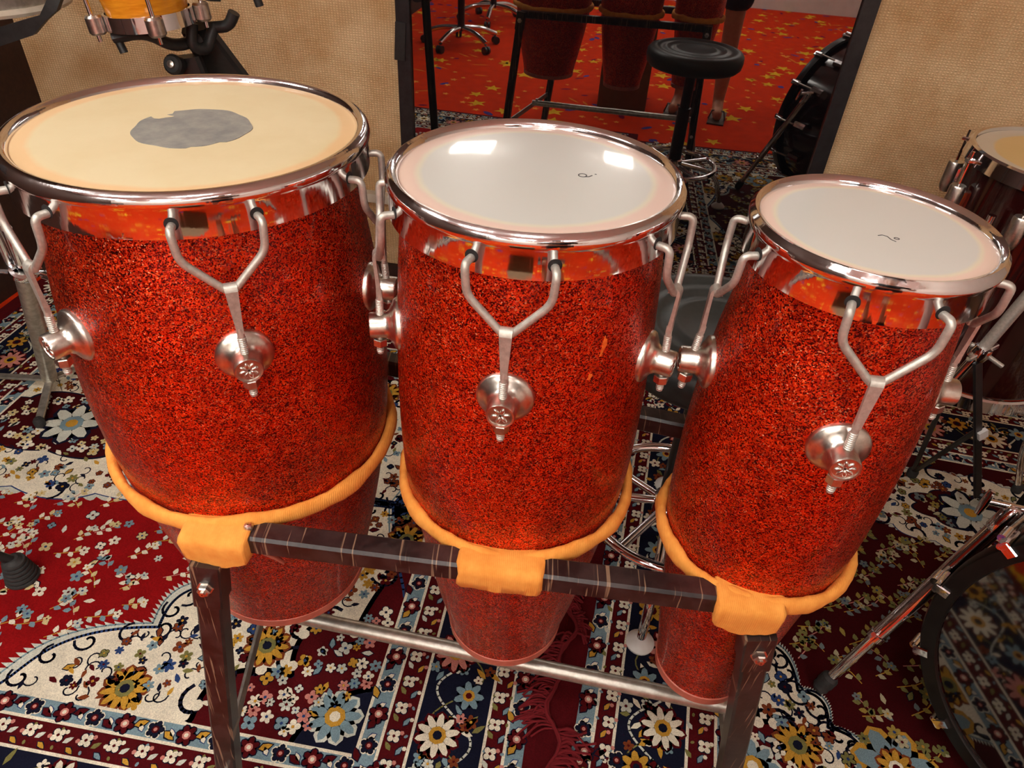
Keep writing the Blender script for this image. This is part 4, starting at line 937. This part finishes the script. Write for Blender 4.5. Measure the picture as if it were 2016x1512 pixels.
# ------------------------------------------------------------------ things behind the camera, mirrored in the dark glass
def swivel_chair(x, y, rz, label):
    c = empty('swivel_chair', (x, y, 0), rz); tag(c, label, 'chair', 'swivel chairs reflected in the glass')
    for k in range(5):
        a = 2 * PI * k / 5; u = Vector((math.cos(a), math.sin(a), 0))
        MB().tube(fillet([Vector((0, 0, .13)) + u * .03, u * .16 + Vector((0, 0, .125)), u * .29 + Vector((0, 0, .075))], .1, 5), [.022] * 6 + [.018] * 2 if False else .018, 10).build('base_arm', 'chrome', c)
        cs = MB(); w = Vector((-u.y, u.x, 0))
        for sg in (-1, 1): cs.lathe([(.0005, -.009), (.027, -.009), (.028, 0), (.027, .009), (.0005, .009)], 16, axes(u * .29 + w * .014 * sg + Vector((0, 0, .029)), w))
        cs.build('caster', 'black_plastic', c, smooth=30)
    MB().tube([(0, 0, .11), (0, 0, .44)], .026, 16).build('column', 'black_metal', c)
    MB().lathe([(.0005, .44), (.20, .44), (.235, .47), (.235, .50), (.21, .525), (.0005, .53)], 36).build('seat', 'seat_vinyl', c, smooth=50)
    MB().bar((-.2, 0, .48), (-.26, 0, .72), .05, .012, up=(1, 0, 0), bev=.003).build('back_support', 'black_metal', c, smooth=20)
    MB().bar((-.255, 0, .66), (-.285, 0, .98), .38, .05, up=(1, 0, 0), bev=.018).build('backrest', 'seat_vinyl', c, smooth=40)
    return c
swivel_chair(-1.55, -1.12, .5, 'black swivel chair with chrome star base, nearer one reflected in glass')
swivel_chair(-1.62, -2.05, 1.4, 'black swivel chair with chrome star base, farther one reflected in glass')
cj = empty('wooden_box', (-.13, -.34, 0), AW); tag(cj, 'tan upright wooden box reflected in the dark glass', 'box')
for (sx, sy, sz, c) in ((.30, .012, .50, (0, .144, .255)), (.30, .012, .50, (0, -.144, .255)), (.012, .276, .50, (.144, 0, .255)), (.012, .276, .50, (-.144, 0, .255)), (.276, .276, .012, (0, 0, .499))):
    MB().box(c, sx, sy, sz).build('side_panel' if sz > .1 else 'top_panel', 'cardboard', cj, smooth=0)
for sx in (-1, 1):
    for sy in (-1, 1): MB().box((sx * .12, sy * .12, .0025), .03, .03, .005).build('foot_pad', 'rubber', cj, smooth=0)

# photographer standing behind the camera; only the legs show in the glass
PE = empty('person', (.34, -.36, 0)); tag(PE, 'person in dark shorts and sandals reflected in the dark glass', 'person')
def skin_mesh(name, pts, edges, radii, material, parent, sub=2):
    me = bpy.data.meshes.new(name); me.from_pydata(pts, edges, []); o = bpy.data.objects.new(name, me); col.objects.link(o); o.parent = parent
    sm = o.modifiers.new('skin', 'SKIN'); sm.use_smooth_shade = True
    for v_, r in zip(me.skin_vertices[0].data, radii): v_.radius = (r if isinstance(r, tuple) else (r, r))
    me.skin_vertices[0].data[0].use_root = True
    sb = o.modifiers.new('sub', 'SUBSURF'); sb.levels = sub; sb.render_levels = sub
    me.materials.append(M[material]); return o
bp = [(0, 0, .95), (0, 0, 1.10), (0, .01, 1.30), (0, 0, 1.44), (0, .01, 1.52), (0, .02, 1.62), (0, .02, 1.70)]
br = [(.15, .11), (.14, .10), (.16, .11), (.12, .09), .055, (.075, .09), (.06, .075)]
be = [(i, i + 1) for i in range(6)]
for sg in (-1, 1):
    o = len(bp); bp += [(sg * .09, 0, .88), (sg * .11, .01, .50), (sg * .115, -.01, .32), (sg * .12, -.01, .085), (sg * .13, .06, .045), (sg * .14, .14, .035)]
    br += [.085, .056, .055, .036, .036, (.04, .025)]; be += [(0, o), (o, o + 1), (o + 1, o + 2), (o + 2, o + 3), (o + 3, o + 4), (o + 4, o + 5)]
    o = len(bp); bp += [(sg * .18, 0, 1.40), (sg * .25, .0, 1.13), (sg * .20, .20, 1.17), (sg * .15, .27, 1.20)]; br += [.055, .042, .034, (.03, .02)]
    be += [(3, o), (o, o + 1), (o + 1, o + 2), (o + 2, o + 3)]
    for j in range(5):
        f0 = len(bp); dx = (j - 2) * .016; bp += [(sg * .15 + dx, .30, 1.215 - abs(j - 2) * .004), (sg * .15 + dx * 1.1, .325, 1.20)]; br += [.009, .008]; be += [(o + 3, f0), (f0, f0 + 1)]
skin_mesh('body', bp, be, br, 'skin', PE)
sh = [(0, 0, 1.02), (0, 0, .93)]; se = [(0, 1)]; sr_ = [(.165, .125), (.165, .125)]
for sg in (-1, 1):
    o = len(sh); sh += [(sg * .095, 0, .82), (sg * .11, .01, .58)]; sr_ += [.11, .095]; se += [(1, o), (o, o + 1)]
skin_mesh('shorts', sh, se, sr_, 'dark_jeans', PE)
ts = [(0, 0, 1.02), (0, .01, 1.30), (0, 0, 1.43)]; te = [(0, 1), (1, 2)]; tr_ = [(.165, .125), (.18, .13), (.10, .08)]
for sg in (-1, 1):
    o = len(ts); ts += [(sg * .17, 0, 1.40), (sg * .22, 0, 1.25)]; tr_ += [.075, .062]; te += [(2, o), (o, o + 1)]
skin_mesh('shirt', ts, te, tr_, 'dark_shirt', PE)
MB().ball((0, .005, 1.70), .095, 18, 12, (.9, 1.1, 1.05)).build('hair', 'black_plastic', PE)
for sg in (-1, 1):
    MB().box((sg * .137, .055, .0055), .10, .26, .010, bev=.003).build('sandal', 'leather', PE, smooth=20)
    MB().tube([(sg * .137 - .05, .10, .012), (sg * .137 - .035, .10, .062), (sg * .137 + .035, .10, .062), (sg * .137 + .05, .10, .012)], .010, 8, flat=.5).build('strap', 'leather', PE)
